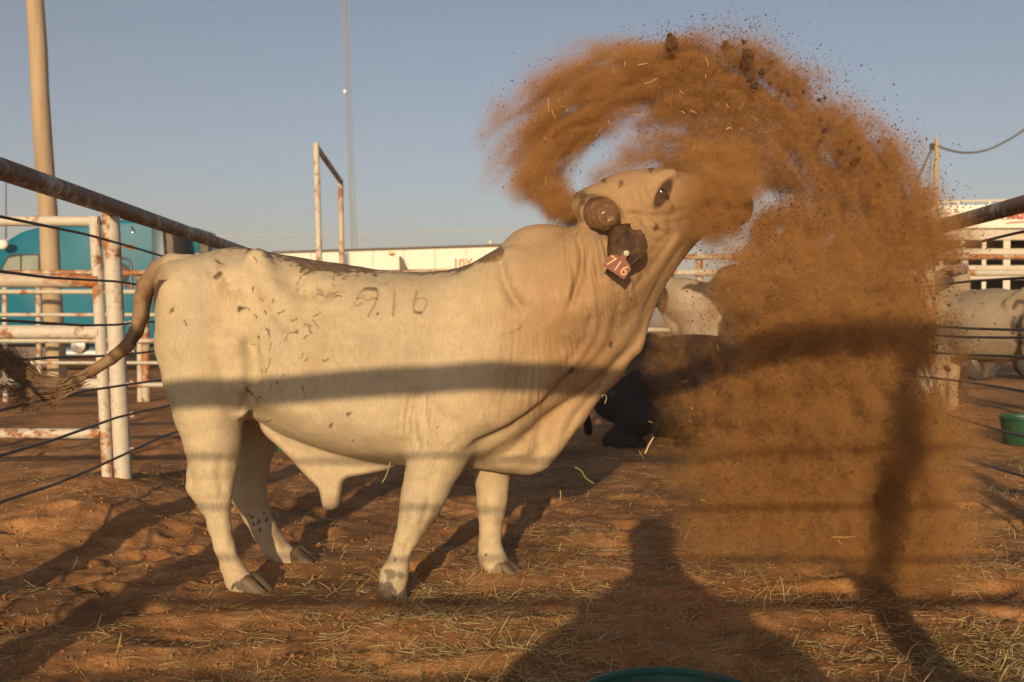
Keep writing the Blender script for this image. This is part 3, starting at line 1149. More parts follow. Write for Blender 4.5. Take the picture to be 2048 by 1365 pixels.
mb.box((a.x, ZR + .07, b.z - .12), (b.x, ZR + .9, b.z - .05)); mb.box((a.x, ZR + .07, a.z), (a.x + .05, ZR + .9, b.z - .12))
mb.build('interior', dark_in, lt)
for px_ in (1960, 2070):
    c = at(px_, 740, ZR + .2); c.z = .42
    wheel(lt, c, .42)
mb = MB()
mb.tube([at(1873, 411, ZR + .6), at(1882, 405, ZR + .6), at(1915, 403.5, ZR + .6), at(XR, 393, ZR + .6)], .030, 8)
mb.build('roof_rail', alu_post, lt, True)
for px_ in (1916.5, 1979.5, 2042, 2105):
    pipe('rail_post', at(px_, 412, ZR + .6), at(px_, 402.3, ZR + .6), .026, alu_post, lt, 8)
for r_, w_ in ((14, 1.6), (9, 1.0)):
    mb = MB()
    mb.tube([at(1878 + r_ * math.cos(t), 430 + r_ * .92 * math.sin(t), ZR - .012) for t in np.linspace(0, 2 * math.pi, 29)], w_ * ZR / F * .5, 6, False)
    mb.build('seal_ring', grey_paint, lt, True)
side_prism([(1873, 436), (1876, 428), (1873, 425), (1878, 425), (1880, 421), (1882, 425), (1886, 426), (1882, 429), (1883, 436), (1879, 432)], ZR - .012, .02, 'seal_star', grey_paint, lt, 0)
flat_text('W·MAZ FG', 1993, 437, ZR - .03, 11.5, 'lettering', red_paint, lt, .012, .25)
side_prism([(2003, 439), (2060, 433), (2060, 435), (2003, 441)], ZR - .012, .02, 'stripe', grey_paint, lt, 0)
side_prism([(2011, 447), (2022, 444), (2060, 442), (2060, 445), (2022, 447), (2012, 449)], ZR - .012, .02, 'stripe', red_paint, lt, 0)
side_prism([(2043, 463), (2060, 462), (2060, 468), (2043, 469)], ZR - .05, .03, 'marker_light', amber, lt, .008, 2)

# poles, wires, mast
def round_pole(name, pts, r0, r1, label, cat, seg=10):
    a, b = Vector(pts[0]), Vector(pts[1])
    mb = MB()
    mb.tube([a.lerp(b, i / seg) + Vector((rr.uniform(-.008, .008), 0, 0)) for i in range(seg + 1)], [r0 + (r1 - r0) * i / seg for i in range(seg + 1)], 18, True, .02)
    o = mb.build(name, wood.m, None, True)
    return tag(o, label, cat)
b = at(119, 806, 15.5); b.z = -.2
lp = round_pole('utility_pole', (b, at(64, -90, 15.5)), .150, .128, 'thick weathered wooden pole rising out of the picture in front of the blue truck', 'pole')
b = at(1862, 700, 30); b.z = -.2
rp = round_pole('utility_pole', (b, at(1873.5, 278, 30)), .095, .075, 'thin pale wooden pole with sagging wire behind the livestock trailer', 'pole')
mb = MB(); mb.box(at(1864, 294, 29.9) - Vector((.06, .06, .10)), at(1864, 294, 29.9) + Vector((.06, .06, .10)), None, .02)
mb.build('bracket', black, rp)
pale_wire = simple_mat('pale_wire', (.50, .42, .34), .7, var=.1, bump=0)
wire_m = simple_mat('wire', (.10, .10, .10), .6, var=.1, bump=0)
def wire(name, pts, Z, r, label, Zs=None):
    L = smooth_line(pts, 6)
    zz = np.linspace(Z, Zs if Zs else Z, len(L))
    mb = MB(); mb.tube([at(a, b, z) for (a, b), z in zip(L, zz)], r, 6)
    return tag(mb.build(name, pale_wire if name == 'power_line' else wire_m, None, True), label, 'wire')
wire('overhead_wire', [(1874, 292), (1900, 301), (1935, 306), (1975, 300), (2015, 281), (2048, 260), (2120, 205)], 29.95, .036, 'sagging overhead wire running right from the thin pale pole')
wire('guy_wire', [(1864, 296), (1840, 350), (1813, 422), (1795, 470)], 29.9, .034, 'taut guy wire slanting down left from the thin pale pole', 29)
wire('drop_wire', [(1864, 300), (1860, 350), (1854, 415)], 30.0, .014, 'thin wire hanging beside the thin pale pole')
wire('power_line', [(380, 474), (700, 467), (1010, 461), (1300, 455)], 70, .020, 'pale distant power line low in the sky behind the hump')

ZM = 62
mast = empty('radio_mast', at(712, 690, ZM), 'slender grey lattice mast rising out of the picture behind the bull', 'mast')
mast_m = simple_mat('galvanised_steel', (.30, .31, .32), .6, .2, var=.1, bump=0)
mb0, mt0 = at(714.5, 700, ZM), at(686, -110, ZM)
mb0.z = 0
legs = [Vector((.21 * math.cos(a), .21 * math.sin(a), 0)) for a in (-math.pi / 2, math.pi / 6, 5 * math.pi / 6)]
for q in legs:
    pipe('leg', mb0 + q, mt0 + q, .024, mast_m, mast, 6)
mb = MB()
N_ = 64
for k in range(N_):
    a, b = mb0.lerp(mt0, k / N_), mb0.lerp(mt0, (k + 1) / N_)
    for i in range(3):
        mb.tube([a + legs[i], b + legs[(i + 1) % 3]], .009, 4, False)
        mb.tube([a + legs[i], a + legs[(i + 1) % 3]], .008, 4, False)
tag(mb.build('lattice', mast_m, mast), kind='stuff')
p = at(690, 184, ZM)
mb = MB(); mb.box(p - Vector((.07, .1, .12)), p + Vector((.07, .1, .12)), None, .02)
mb.build('antenna_box', trailer_white, mast)
for k, (x0, y0, x1, y1) in enumerate(((699, 60, 430, 560), (699, 60, 985, 560), (703, 215, 560, 560), (703, 215, 860, 560))):
    pipe('guy_wire', at(x0, y0, ZM), at(x1, y1, ZM - 2 + 2 * (k % 2)), .007, mast_m, mast, 5)

# ------------------------------------------------------------------ green tubs
green = Mat('green_tub')
gv = green.coords()
green.set(Base_Color=green.mix(green.ramp(green.noise(gv, 9, 6, .65), [(.52, (0, 0, 0)), (.68, (.6, .6, .6))]), (.012, .070, .036), (.10, .062, .03)), Roughness=.5)
teal = Mat('teal_tub')
gv = teal.coords()
teal.set(Base_Color=teal.mix(teal.ramp(teal.noise(gv, 14, 7, .68, .5), [(.55, (0, 0, 0)), (.66, (.8, .8, .8))]), (.018, .085, .068), (.12, .07, .04)), Roughness=.45)


def tub(c, r, h, mat, label):
    t = empty('feed_tub', c, label, 'tub', 'feed tubs in the pen')
    M = Matrix.Translation(c)
    mb = MB()
    mb.lathe([(.001, .012), (r * .78, .012), (r * .84, .04), (r * .93, h * .9), (r * .94, h * .96)], 40, M)
    mb.lathe([(r * .80, 0), (r * .86, .03), (r * .97, h * .88)], 40, M)
    mb.build('body', mat, t, True)
    mb = MB()
    mb.lathe([(r * .94, h * .95), (r * .935, h), (r * .965, h * 1.035), (r * 1.0, h * 1.03), (r * 1.03, h * .99), (r * 1.03, h * .92), (r * .965, h * .875)], 40, M)
    mb.build('rim', mat, t, True)
    return t
tub(Vector((.395, 2.42, .0)), .245, .245, teal.m, 'teal tub with scuffed rim at the bottom edge, in the shadow of the photographer')
c = at(2052, 886, 9.6); c.z = 0
tub(c, .235, .27, green.m, 'green tub cut by the right edge, near the legs of the grey bull')
c = at(572, 908, 9.0); c.z = -.02
tub(c, .13, .11, green.m, 'small dark green tub seen between the hind legs of the white bull')
# ------------------------------------------------------------------ the white bull
PXM = 4.5 / F                                     # metres per photo pixel at the bull's mid plane


def yc_px(px):
    return 4.57 - 0.15 * (np.asarray(px, float) - 450) / 600.0


def xz(pts, depth=4.5):
    return [(at(a, b, depth).x, at(a, b, depth).z) for a, b in pts]


def prof(table, depth=4.5):
    """Function of (x, z) that interpolates a table of (photo px, value)."""
    xs = np.array([at(a, 682, depth).x for a, _ in table])
    vs = np.array([v for _, v in table])
    return lambda X, Z: np.interp(X, xs, vs)


def build_hero_sdf():
    S = Sdf((-2.35, 3.95, -0.02), (1.08, 5.15, 1.95), 0.0088)
    yc = prof([(250, 4.60), (450, 4.57), (1050, 4.45), (1500, 4.40)])
    # barrel: rump to shoulder
    trunk = [(318, 556), (340, 528), (368, 511), (410, 500), (470, 492), (520, 498), (560, 508), (640, 522), (700, 532), (760, 541), (850, 546), (900, 541),
             (950, 524), (1000, 506), (1060, 500), (1110, 510), (1150, 560), (1165, 640), (1150, 720), (1110, 800), (1050, 870), (990, 910), (930, 925),
             (880, 932), (820, 930), (760, 926), (690, 913), (620, 893), (560, 868), (510, 840), (470, 850), (430, 858), (380, 840), (345, 780), (318, 705),
             (302, 640), (303, 585)]
    S.inflate(smooth_poly(xz(trunk), 4), yc, prof([(300, .20), (360, .25), (430, .285), (520, .30), (600, .325), (700, .36), (800, .375), (900, .36), (1000, .33), (1080, .28), (1160, .22)]),
              prof([(300, .14), (400, .20), (600, .25), (900, .26), (1160, .2)]), 0.02, 0.035)
    # spine ridge and hip bones
    for s in (-1, 1):
        for a, b, y0, y1, r0, r1, k in (
                ((533, 528), (566, 585), .20, .285, 26, 17, .03), ((566, 585), (600, 650), .285, .31, 17, 9, .03),   # hook bone and its ridge
                ((350, 560), (380, 640), .13, .17, 34, 40, .04)):
            dd = yc_px(a[0]) + s * y0, yc_px(b[0]) + s * y1
            S.cone(at(*a, 4.5).xz.to_3d().xzy + Vector((0, dd[0], 0)), at(*b, 4.5).xz.to_3d().xzy + Vector((0, dd[1], 0)), r0 * PXM, r1 * PXM, k)
    # near hind leg
    near = lambda pts: [(at(a, b, d), r * d / F) for a, b, r, d in pts]
    S.chain(near([(398, 600, 82, 4.44), (404, 690, 88, 4.40), (412, 760, 80, 4.38), (417, 820, 67, 4.37), (425, 880, 54, 4.36), (428, 930, 47, 4.35)]), .03)
    S.chain(near([(428, 930, 46, 4.35), (427, 975, 40, 4.34), (432, 1010, 29, 4.33), (438, 1050, 23, 4.325), (449, 1095, 20, 4.32), (463, 1135, 22, 4.315), (475, 1160, 26, 4.31), (500, 1180, 21, 4.30)]), .018, .85)
    S.chain(near([(414, 890, 30, 4.35), (392, 948, 17, 4.35), (391, 974, 17, 4.345), (412, 1015, 14, 4.34)]), .02)          # hock point
    S.chain(near([(470, 690, 50, 4.33), (478, 760, 30, 4.31), (480, 820, 18, 4.32)]), .03)                                # stifle
    # far hind leg
    S.chain(near([(440, 640, 100, 4.72), (470, 760, 78, 4.78), (500, 840, 50, 4.80), (512, 890, 37, 4.81), (503, 940, 33, 4.82), (499, 990, 31, 4.82), (512, 1025, 25, 4.83), (530, 1060, 24, 4.83),
                  (548, 1090, 24, 4.84), (570, 1113, 22, 4.84), (590, 1122, 17, 4.84)]), .025)
    S.chain(near([(490, 900, 22, 4.82), (476, 965, 12, 4.82), (480, 1000, 12, 4.82)]), .02)
    # shoulders and forelegs
    S.ellipsoid(at(985, 700, 4.30), (.25, .12, .40), .07, Matrix.Rotation(math.radians(14), 3, 'Y'))
    S.ellipsoid(at(985, 700, 4.62), (.25, .12, .40), .07, Matrix.Rotation(math.radians(14), 3, 'Y'))
    S.chain(near([(960, 760, 105, 4.30), (910, 820, 88, 4.27), (888, 870, 68, 4.25), (872, 915, 58, 4.245), (858, 955, 47, 4.24), (846, 992, 43, 4.235), (836, 1020, 36, 4.23), (828, 1046, 31, 4.225)]), .03)
    S.chain(near([(828, 1046, 31, 4.225), (814, 1075, 23.5, 4.22), (804, 1100, 18.5, 4.215), (797, 1125, 20, 4.21), (788, 1152, 27, 4.205), (784, 1180, 26, 4.2)]), .018, .9)
    S.cone(at(772, 1158, 4.25), at(766, 1166, 4.25), .022, .016, .012)
    S.chain(near([(1000, 800, 90, 4.66), (990, 880, 55, 4.66), (984, 930, 40, 4.66), (984, 965, 33, 4.66), (984, 1000, 29, 4.66), (983, 1030, 24.5, 4.655), (981, 1060, 20.5, 4.65), (980, 1085, 20.5, 4.65), (983, 1112, 25, 4.65),
                  (991, 1128, 24, 4.645), (1003, 1141, 19, 4.64)]), .022)
    # hump
    hump = [(1000, 535), (1003, 505), (1014, 478), (1036, 458), (1066, 449), (1098, 449), (1128, 457), (1152, 472), (1163, 505), (1152, 560), (1110, 610), (1050, 620), (1012, 590)]
    S.inflate(smooth_poly(xz(hump, 4.45), 4), 4.43, .15, .14, .018, .02)
    # neck: runs up and towards the lens into the raised head
    neck = [(1125, 480), (1158, 462), (1185, 440), (1240, 410), (1330, 410), (1408, 455), (1386, 492), (1350, 535), (1318, 585), (1290, 640), (1240, 715), (1170, 780), (1080, 830), (1010, 800), (1010, 640), (1070, 540)]
    S.inflate(smooth_poly(xz(neck, 4.45), 4), prof([(1000, 4.46), (1150, 4.44), (1300, 4.43)]), prof([(1000, .30), (1100, .25), (1200, .20), (1300, .165), (1400, .13)]), prof([(1000, .25), (1200, .22), (1400, .12)]), .05, .03)
    S.chain(near([(1060, 600, 120, 4.40), (1130, 590, 108, 4.36), (1200, 540, 92, 4.34), (1250, 490, 72, 4.34)]), .06)
    # dewlap: a hanging sheet of skin from throat to brisket
    dew = [(1420, 446), (1392, 486), (1354, 538), (1335, 562), (1310, 612), (1303, 630), (1290, 674), (1282, 700), (1260, 724), (1246, 748), (1236, 765), (1211, 784), (1191, 809), (1174, 838), (1151, 866),
           (1130, 897), (1109, 921), (1094, 938), (1060, 950), (1019, 946), (960, 938), (915, 925), (925, 860), (1000, 800), (1100, 690), (1200, 590), (1290, 500), (1370, 430)]
    S.inflate(smooth_poly(xz(dew, 4.45), 3), prof([(900, 4.47), (1150, 4.44), (1400, 4.42)]), prof([(900, .11), (1000, .10), (1100, .075), (1250, .06), (1400, .05)]), .06, .022, .012)
    S.inflate(smooth_poly(xz([(940, 900), (1010, 860), (1080, 880), (1060, 925), (1000, 935)], 4.45), 4), 4.46, .15, .08, .04)      # brisket
    # sheath
    sh = [(528, 842), (531, 866), (560, 892), (600, 936), (625, 962), (638, 976), (644, 1000), (650, 1017), (678, 1016), (686, 986), (690, 967), (697, 958), (718, 952), (742, 947), (787, 936), (800, 915), (700, 895), (600, 860)]
    S.inflate(smooth_poly(xz(sh, 4.52), 3), 4.50, .05, .030, .012, .004)
    # head: skull, brow, cheek, muzzle (nose to the right and up, half lost in the sand)
    H = 4.40
    S.ellipsoid(at(1262, 415, H), (.215, .19, .165), .03, Matrix.Rotation(math.radians(-8), 3, 'Y'))
    S.ellipsoid(at(1178, 412, H), (.085, .12, .075), .04)
    S.cone(at(1315, 400, H), at(1405, 404, H - .02), .145, .110, .04)
    S.cone(at(1405, 404, H - .02), at(1462, 414, H - .05), .110, .098, .04)
    S.cone(at(1330, 452, H), at(1425, 436, H - .02), .105, .06, .04)
    S.ellipsoid(at(1322, 362, H - .11), (.085, .05, .045), .03, Matrix.Rotation(math.radians(-30), 3, 'Y'))
    S.ellipsoid(at(1290, 455, H - .13), (.10, .05, .05), .03)
    S.cone(at(1190, 425, H - .12), at(1212, 431, H - .19),   .066, .06, .03)                     # skin collar at the horn base
    S.ellipsoid(at(1327, 387, H - .185), (.05, .022, .024), .012, Matrix.Rotation(math.radians(55), 3, 'Y'), cut=True)
    # tail
    S.chain(near([(372, 540, 34, 4.54), (345, 530, 23, 4.54), (318, 541, 21, 4.55), (296, 566, 19, 4.55), (285, 600, 17.5, 4.54), (281, 632, 16.5, 4.52), (273, 664, 15, 4.50), (254, 692, 13, 4.47), (222, 718, 11.5, 4.44),
                  (185, 742, 10.5, 4.41), (150, 760, 10, 4.38), (112, 774, 10, 4.36)]), .012)
    return S


def build_hero():
    V, Q = build_hero_sdf().mesh()
    V = relax(V, Q, 3, 0.55)
    V, Q = split_quads(V.astype(np.float32), Q)
    N = vert_normals(V, Q)
    px, py = to_px(V)
    ycv = yc_px(px)
    side = np.where(V[:, 1] < ycv, 1.0, 0.0)
    nearw = sstep(-0.25, 0.25, -N[:, 1])          # faces the camera's side
    farw = 1 - nearw
    # ---- folds, grooves and ridges: (line, width px, height mm); both flanks get them
    folds = [
        ([(585, 540), (606, 600), (628, 660)], 17, -26), ([(640, 560), (655, 640)], 34, -12), ([(540, 515), (566, 575), (592, 640)], 11, 13), ([(470, 545), (478, 640)], 30, -7), ([(420, 520), (360, 560)], 22, -5),
        ([(494, 660), (507, 730), (502, 795), (474, 842)], 12, -30), ([(460, 660), (478, 740), (472, 800)], 22, 10), ([(535, 690), (528, 780), (518, 830)], 16, 10), ([(505, 815), (545, 806), (620, 835)], 14, 13), ([(560, 760), (600, 800), (660, 840)], 20, -9),
        ([(470, 560), (500, 640), (490, 720)], 30, 6), ([(345, 700), (370, 780), (385, 860)], 12, -6),
        ([(905, 560), (880, 660), (850, 760), (832, 880)], 26, -13), ([(800, 600), (790, 760)], 40, 5),
        ([(836, 770), (824, 840), (836, 905)], 5, -16), ([(850, 775), (846, 830), (856, 870)], 4, -9), ([(818, 790), (810, 850), (818, 900)], 4, -9), ([(803, 800), (797, 860), (803, 900)], 4, -6), ([(860, 800), (880, 830), (920, 850)], 8, -7), ([(905, 890), (880, 870), (850, 890)], 12, 6),
        ([(1160, 735), (1128, 768), (1090, 810), (1030, 855), (965, 888), (925, 912)], 8, -34), ([(1120, 735), (1080, 780), (1000, 835), (940, 870)], 20, 14),
        ([(1255, 640), (1215, 700), (1150, 770), (1090, 850), (1070, 925)], 10, -16), ([(1230, 700), (1180, 765), (1120, 850), (1100, 905)], 9, 10),
        ([(1225, 735), (1200, 775), (1160, 820), (1125, 880)], 6, -10), ([(1060, 850), (1030, 900), (960, 920)], 7, -9), ([(1110, 870), (1060, 915), (990, 925)], 6, -8),
        ([(1156, 466), (1164, 505), (1158, 560), (1140, 625)], 6, -30), ([(998, 502), (1003, 540), (1020, 585), (1052, 630)], 8, -28), ([(1180, 462), (1192, 510), (1200, 570)], 5, -12), ([(1070, 640), (1100, 700), (1110, 760)], 30, 6),
        ([(1385, 470), (1345, 525), (1305, 590), (1280, 650)], 5, -10), ([(1370, 455), (1325, 525), (1290, 580)], 5, 6), ([(1355, 460), (1315, 520), (1270, 580)], 4, -6),
        ([(1332, 470), (1300, 525), (1262, 590)], 5, -5), ([(1295, 640), (1270, 690), (1225, 730)], 6, -8),
        ([(1245, 440), (1265, 430), (1285, 436), (1302, 458), (1345, 470)], 5, -11), ([(1290, 425), (1312, 440), (1350, 446), (1400, 430)], 4.5, -9),
        ([(1268, 450), (1290, 470), (1330, 492)], 5, -9), ([(1305, 430), (1340, 432), (1390, 412)], 4, -7), ([(1262, 470), (1280, 490), (1312, 512)], 5, -7),
        ([(1300, 345), (1296, 372), (1306, 400)], 4, -5), ([(1288, 350), (1282, 378), (1292, 410)], 4, -4), ([(1274, 358), (1268, 386), (1278, 416)], 4, -3.5), ([(1318, 345), (1345, 350), (1356, 372)], 4, -5),
        ([(1340, 400), (1356, 420), (1380, 424)], 5, -5), ([(1205, 470), (1225, 478), (1240, 470)], 5, -6), ([(1200, 480), (1215, 496), (1220, 520)], 5, -7),
        ([(445, 905), (440, 960), (452, 985)], 7, -6), ([(408, 890), (412, 960), (420, 1020), (440, 1090)], 6, -6), ([(447, 1020), (456, 1090)], 5, 3), ([(395, 985), (400, 1000)], 5, 3),
        ([(862, 990), (852, 1025), (838, 1062)], 5, -7), ([(838, 1000), (830, 1030), (822, 1056)], 9, 7), ([(880, 905), (862, 960), (850, 1000)], 7, -6), ([(842, 900), (836, 960)], 12, 6), ([(797, 1085), (792, 1120)], 4, -5), ([(820, 1075), (808, 1110)], 4, -4), ([(408, 965), (420, 985), (440, 990)], 7, 6), ([(460, 960), (462, 1000)], 6, 5), ([(455, 1105), (468, 1140)], 4, -4), ([(968, 1000), (990, 1012), (1004, 1000)], 8, 5), ([(812, 1000), (812, 1050)], 6, -4), ([(818, 1080), (806, 1120)], 5, -4), ([(965, 1010), (970, 1060)], 5, -3),
        ([(700, 590), (690, 680), (705, 770)], 10, 4), ([(742, 640), (734, 720), (748, 800)], 10, 4), ([(786, 650), (778, 730), (790, 810)], 10, 4), ([(880, 600), (940, 640), (1000, 640)], 22, -7), ([(960, 560), (985, 650), (975, 760)], 30, 10), ([(1060, 690), (1040, 760), (990, 820)], 14, -8), ([(945, 830), (990, 850), (1030, 835)], 10, 7),
        ([(560, 560), (600, 575), (680, 572)], 14, -7), ([(380, 560), (430, 600), (470, 680)], 26, -8), ([(330, 640), (360, 720), (372, 800)], 14, 6), ([(430, 720), (470, 790), (478, 860)], 18, -6), ([(1190, 620), (1165, 690), (1120, 740)], 7, -9), ([(1215, 610), (1195, 680), (1150, 745)], 6, -9), ([(1240, 600), (1225, 670)], 5, -7),
        ([(562, 880), (620, 915), (680, 935), (740, 938)], 6, -6), ([(640, 930), (668, 970)], 6, -4),
    ]
    disp = np.zeros(len(V), np.float32)
    for pts, w, mm in folds:
        L = smooth_line(pts, 5)
        lo, hi = L.min(0) - 3.2 * w, L.max(0) + 3.2 * w
        m = (px > lo[0]) & (px < hi[0]) & (py > lo[1]) & (py < hi[1])
        d, t = line_dist(px[m], py[m], L)
        disp[m] += mm * 0.001 * np.exp(-0.5 * (d / w) ** 2) * np.minimum(1, np.minimum(t, 1 - t) * 6 + 0.08) * (0.15 + 0.85 * np.abs(N[m, 1]))
    # loose-skin wrinkles: fine on ribs and shoulder, strong on the neck
    def area(cx, cy, rx, ry, ang=0.0):
        c, s = math.cos(ang), math.sin(ang)
        u, v = (px - cx) * c + (py - cy) * s, -(px - cx) * s + (py - cy) * c
        return np.exp(-((u / rx) ** 2 + (v / ry) ** 2) ** 1.4)
    wx = perlin(px * .008, py * .004, 3.1) * 26 + perlin(px * .03, py * .01, 8.0) * 6
    neckm = area(1185, 545, 95, 150, .25)
    shm = area(1060, 720, 110, 210)
    ribm = area(830, 720, 190, 190)
    legm = area(840, 830, 40, 80)
    amp = 0.55 + 0.45 * perlin(px * .02, py * .012, 1.0)
    un = px - 0.18 * (py - 500) + wx
    f1 = 1 - 2.6 * np.abs(perlin(un / 17., py / 170., 3.0)) - .8 * np.abs(perlin(un / 7., py / 90., 6.0))
    f2 = 1.4 * perlin((px + 0.12 * (py - 700) + wx * .9) / 9., py / 110., 2.0) + .8 * perlin((px + 0.1 * (py - 700)) / 5., py / 60., 5.0)
    f3 = 1.5 * perlin((px + 0.10 * (py - 700) + wx * 1.1) / 11., py / 120., 12.0) + .6 * perlin((px + 0.1 * (py - 700)) / 6., py / 70., 15.0)
    disp += -(f1 - .2) * .008 * neckm * (.5 + .5 * amp)
    disp += f2 * .0036 * shm * np.maximum(0, amp) + f3 * .0034 * ribm * np.maximum(0, perlin(px * .012, py * .005, 7) + .35) + f2 * .0034 * legm
    disp += fbm(V[:, 0] * 6, V[:, 1] * 6, V[:, 2] * 6, 3) * .0042 + fbm(V[:, 0] * 2.4 + 5, V[:, 1] * 2.4, V[:, 2] * 2.4, 2) * .006
    headm = area(1330, 430, 130, 110)
    disp += perlin(px * .05, py * .09, 4) * .0022 * headm
    V = V + N * disp[:, None]
    N = vert_normals(V, Q)

    # ---- coat
    n1 = fbm(V[:, 0] * 2.2, V[:, 1] * 2.2, V[:, 2] * 2.2, 4)
    n2 = fbm(V[:, 0] * 9, V[:, 1] * 9, V[:, 2] * 9, 4)
    n3 = fbm(V[:, 0] * 38, V[:, 1] * 38, V[:, 2] * 24, 3)
    base = np.array([.53, .435, .295], np.float32)
    col = base[None] * (1 + .09 * n1 + .055 * n2 + .04 * n3)[:, None]

    def lay(c, w):
        nonlocal col
        w = np.clip(w, 0, 1)[:, None]
        c = np.array(c) * .72
        col = col * (1 - w) + np.array(c, np.float32)[None] * w
    tan, brown, dark, grey = (.50, .33, .185), (.24, .135, .065), (.085, .052, .03), (.10, .088, .08)
    # warmer, dustier hair over the forequarter; shading of flank and belly painted into the coat
    lay((.45, .235, .100), .95 * sstep(860, 1130, px) * sstep(960, 700, py) * (.75 + .35 * n1 + .25 * n2))
    lay((.60, .44, .27), .45 * sstep(500, 760, px) * sstep(900, 560, py) * (.6 + .6 * n1 + .4 * n2))
    lay((.52, .42, .30), .55 * area(700, 690, 190, 120) * (.8 + .6 * n2))  # grey-tan, painted dimmer where the flank slopes away
    lay((.50, .44, .36), .35 * area(700, 880, 170, 60) * (.8 + .6 * n2))  # painted shade: greyer where the belly faces down
    lay((.56, .42, .26), .35 * sstep(.1, .6, n1 + .5 * n2))
    lay((.58, .50, .40), .40 * sstep(1000, 760, px) * sstep(.15, .6, fbm(V[:, 0] * 4 + 7, V[:, 1] * 4, V[:, 2] * 4, 3)))
    lay((.47, .31, .17), np.clip(f1 - .25, 0, 1) * .7 * neckm)  # browner fold troughs, painted to deepen their weak self-shadow
    # ochre dust rubbed into neck, brisket and lower legs
    lay((.46, .265, .125), .60 * area(1200, 640, 130, 170, .3) * (0.75 + .5 * n2))
    lay((.54, .345, .18), .45 * area(1080, 850, 190, 110) * (0.8 + .4 * n1))
    lay((.60, .42, .25), .40 * sstep(1080, 1190, py) * (0.7 + .6 * n2))
    lay((.48, .30, .155), .75 * area(1300, 440, 170, 120) * (.8 + .4 * n1))
    lay(tan, .55 * area(1290, 440, 150, 110) * (.5 + .5 * n1 + .3 * n2))
    lay(tan, .5 * area(1345, 400, 60, 70) * (.8 + .5 * n2))
    lay((.66, .50, .33), .35 * area(660, 930, 130, 70) * (.8 + .4 * n1))
    lay((.55, .38, .22), .5 * area(1215, 635, 40, 55) * (.6 + .8 * n3))
    lay(brown, .5 * area(1232, 625, 22, 45, .2) * sstep(-.1, .5, n3 + .5 * n2))
    # manure along the spine
    top = np.interp(px, [330, 410, 470, 520, 560, 640, 700, 760, 850, 900, 950, 1000], [528, 500, 492, 498, 508, 522, 532, 541, 546, 541, 524, 505])
    depth_ = py - top
    along = np.interp(px, [380, 430, 480, 520, 560, 620, 700, 740, 780, 860, 900, 930, 1000, 1010], [.2, .6, .75, .6, .9, 1.1, 1.05, .7, .35, .5, .9, 1.1, 1.0, 0])
    thick = np.interp(px, [380, 480, 540, 620, 700, 760, 860, 920, 1000], [12, 18, 18, 34, 42, 24, 12, 18, 14])
    ragged = sstep(-.2, .3, along - .42 + .55 * n2 + .5 * n3 - .9 * np.maximum(depth_, 0) / thick)
    onback = (depth_ > -14) & (depth_ < 60) & (px > 380) & (px < 1012)
    lay((.17, .095, .045), np.where(onback, ragged * .85, 0))
    lay((.13, .11, .045), np.where(onback & (px < 800), sstep(.1, .5, n3) * ragged * .6, 0))
    lay(brown, .55 * sstep(.18, .5, n2 + .4 * n3) * area(660, 570, 110, 26) + .35 * sstep(.2, .5, n2 + .4 * n3) * area(440, 560, 70, 40))
    # tail: stained dark on the inside of the bend
    tail = (px < 318) & (py < 800) & (px > 60)
    tl = smooth_line([(345, 530), (318, 541), (296, 566), (285, 600), (281, 632), (273, 664), (254, 692), (222, 718), (185, 742), (150, 760), (112, 774)], 4)
    dt, pt = line_dist(px, py, tl)
    ont = (dt < 26)
    tf = sstep(352, 300, px)
    lay((.27, .15, .07), np.where(ont, (.85 + .3 * n2) * tf, 0))
    rside = px - np.interp(py, [530, 600, 640, 690], [330, 286, 281, 256])
    lay((.11, .06, .028), np.where(ont & (py > 560) & (py < 690), sstep(-2, 10, rside + 5 * n2) * .9, 0))
    lay((.30, .19, .09), np.where(ont & (pt > .8), .7, 0))
    lay(brown, .6 * area(305, 590, 10, 28) * (.6 + n2))
    # leg staining
    lay(brown, .75 * area(856, 1058, 16, 34, .5) * sstep(-.4, .3, n2 + .1))
    lay((.36, .22, .11), .55 * area(1000, 1035, 12, 40) * sstep(-.3, .3, n2))
    lay((.34, .21, .10), .6 * area(555, 1085, 14, 28, -.5) * sstep(-.2, .3, n2))
    lay((.30, .18, .09), .5 * area(662, 1006, 16, 14))
    ex_ = perlin(px * .09, py * .09, 2.0) * 5
    for x, y, r, w in ((780, 1148, 11, .7), (800, 1150, 7, .6), (772, 1176, 16, .8), (780, 1190, 20, .75), (790, 1120, 4, .6), (480, 1172, 14, .85), (1000, 1138, 14, .6), (974, 1109, 3, .8), (1012, 1130, 10, .7)):
        lay(grey, w * sstep(1.15, .75, np.hypot((px + ex_ - x), (py - .6 * ex_ - y) * 1.1) / r + .35 * n3 + .25 * n2))
    # dark spots, flecks of mud
    spots = [(1222, 691, 6.5), (1143, 743, 8), (1165, 402, 14), (1241, 366, 9), (1207, 362, 8), (1313, 456, 8), (1278, 463, 5), (1345, 416, 6),
             (697, 828, 6), (662, 852, 5), (706, 880, 3), (775, 571, 2.5), (875, 855, 2.5), (1150, 950, 3), (1145, 664, 2), (1265, 600, 3), (1290, 470, 6), (1303, 336, 7),
             (505, 1035, 4), (518, 1045, 5), (533, 1040, 5), (508, 1048, 3), (520, 1060, 4), (540, 1052, 3), (527, 1028, 3), (497, 1028, 3), (344, 621, 6), (479, 618, 6), (436, 552, 9), (508, 470, 3)]
    ex_ = perlin(px * .07, py * .07, 2.0) * 4 + perlin(px * .2, py * .2, 5.0) * 2.2
    ey_ = perlin(px * .07, py * .07, 9.0) * 4 + perlin(px * .2, py * .2, 12.0) * 2.2
    for x, y, r in spots:
        r *= .78
        lay(dark if r < 7 else (.14, .09, .055), .8 * sstep(1.35, .55, np.hypot(px + ex_ * .8 - x, (py + ey_ * .8 - y) * .8 + .25 * (px - x)) / r + .45 * n3 + .25 * n2))
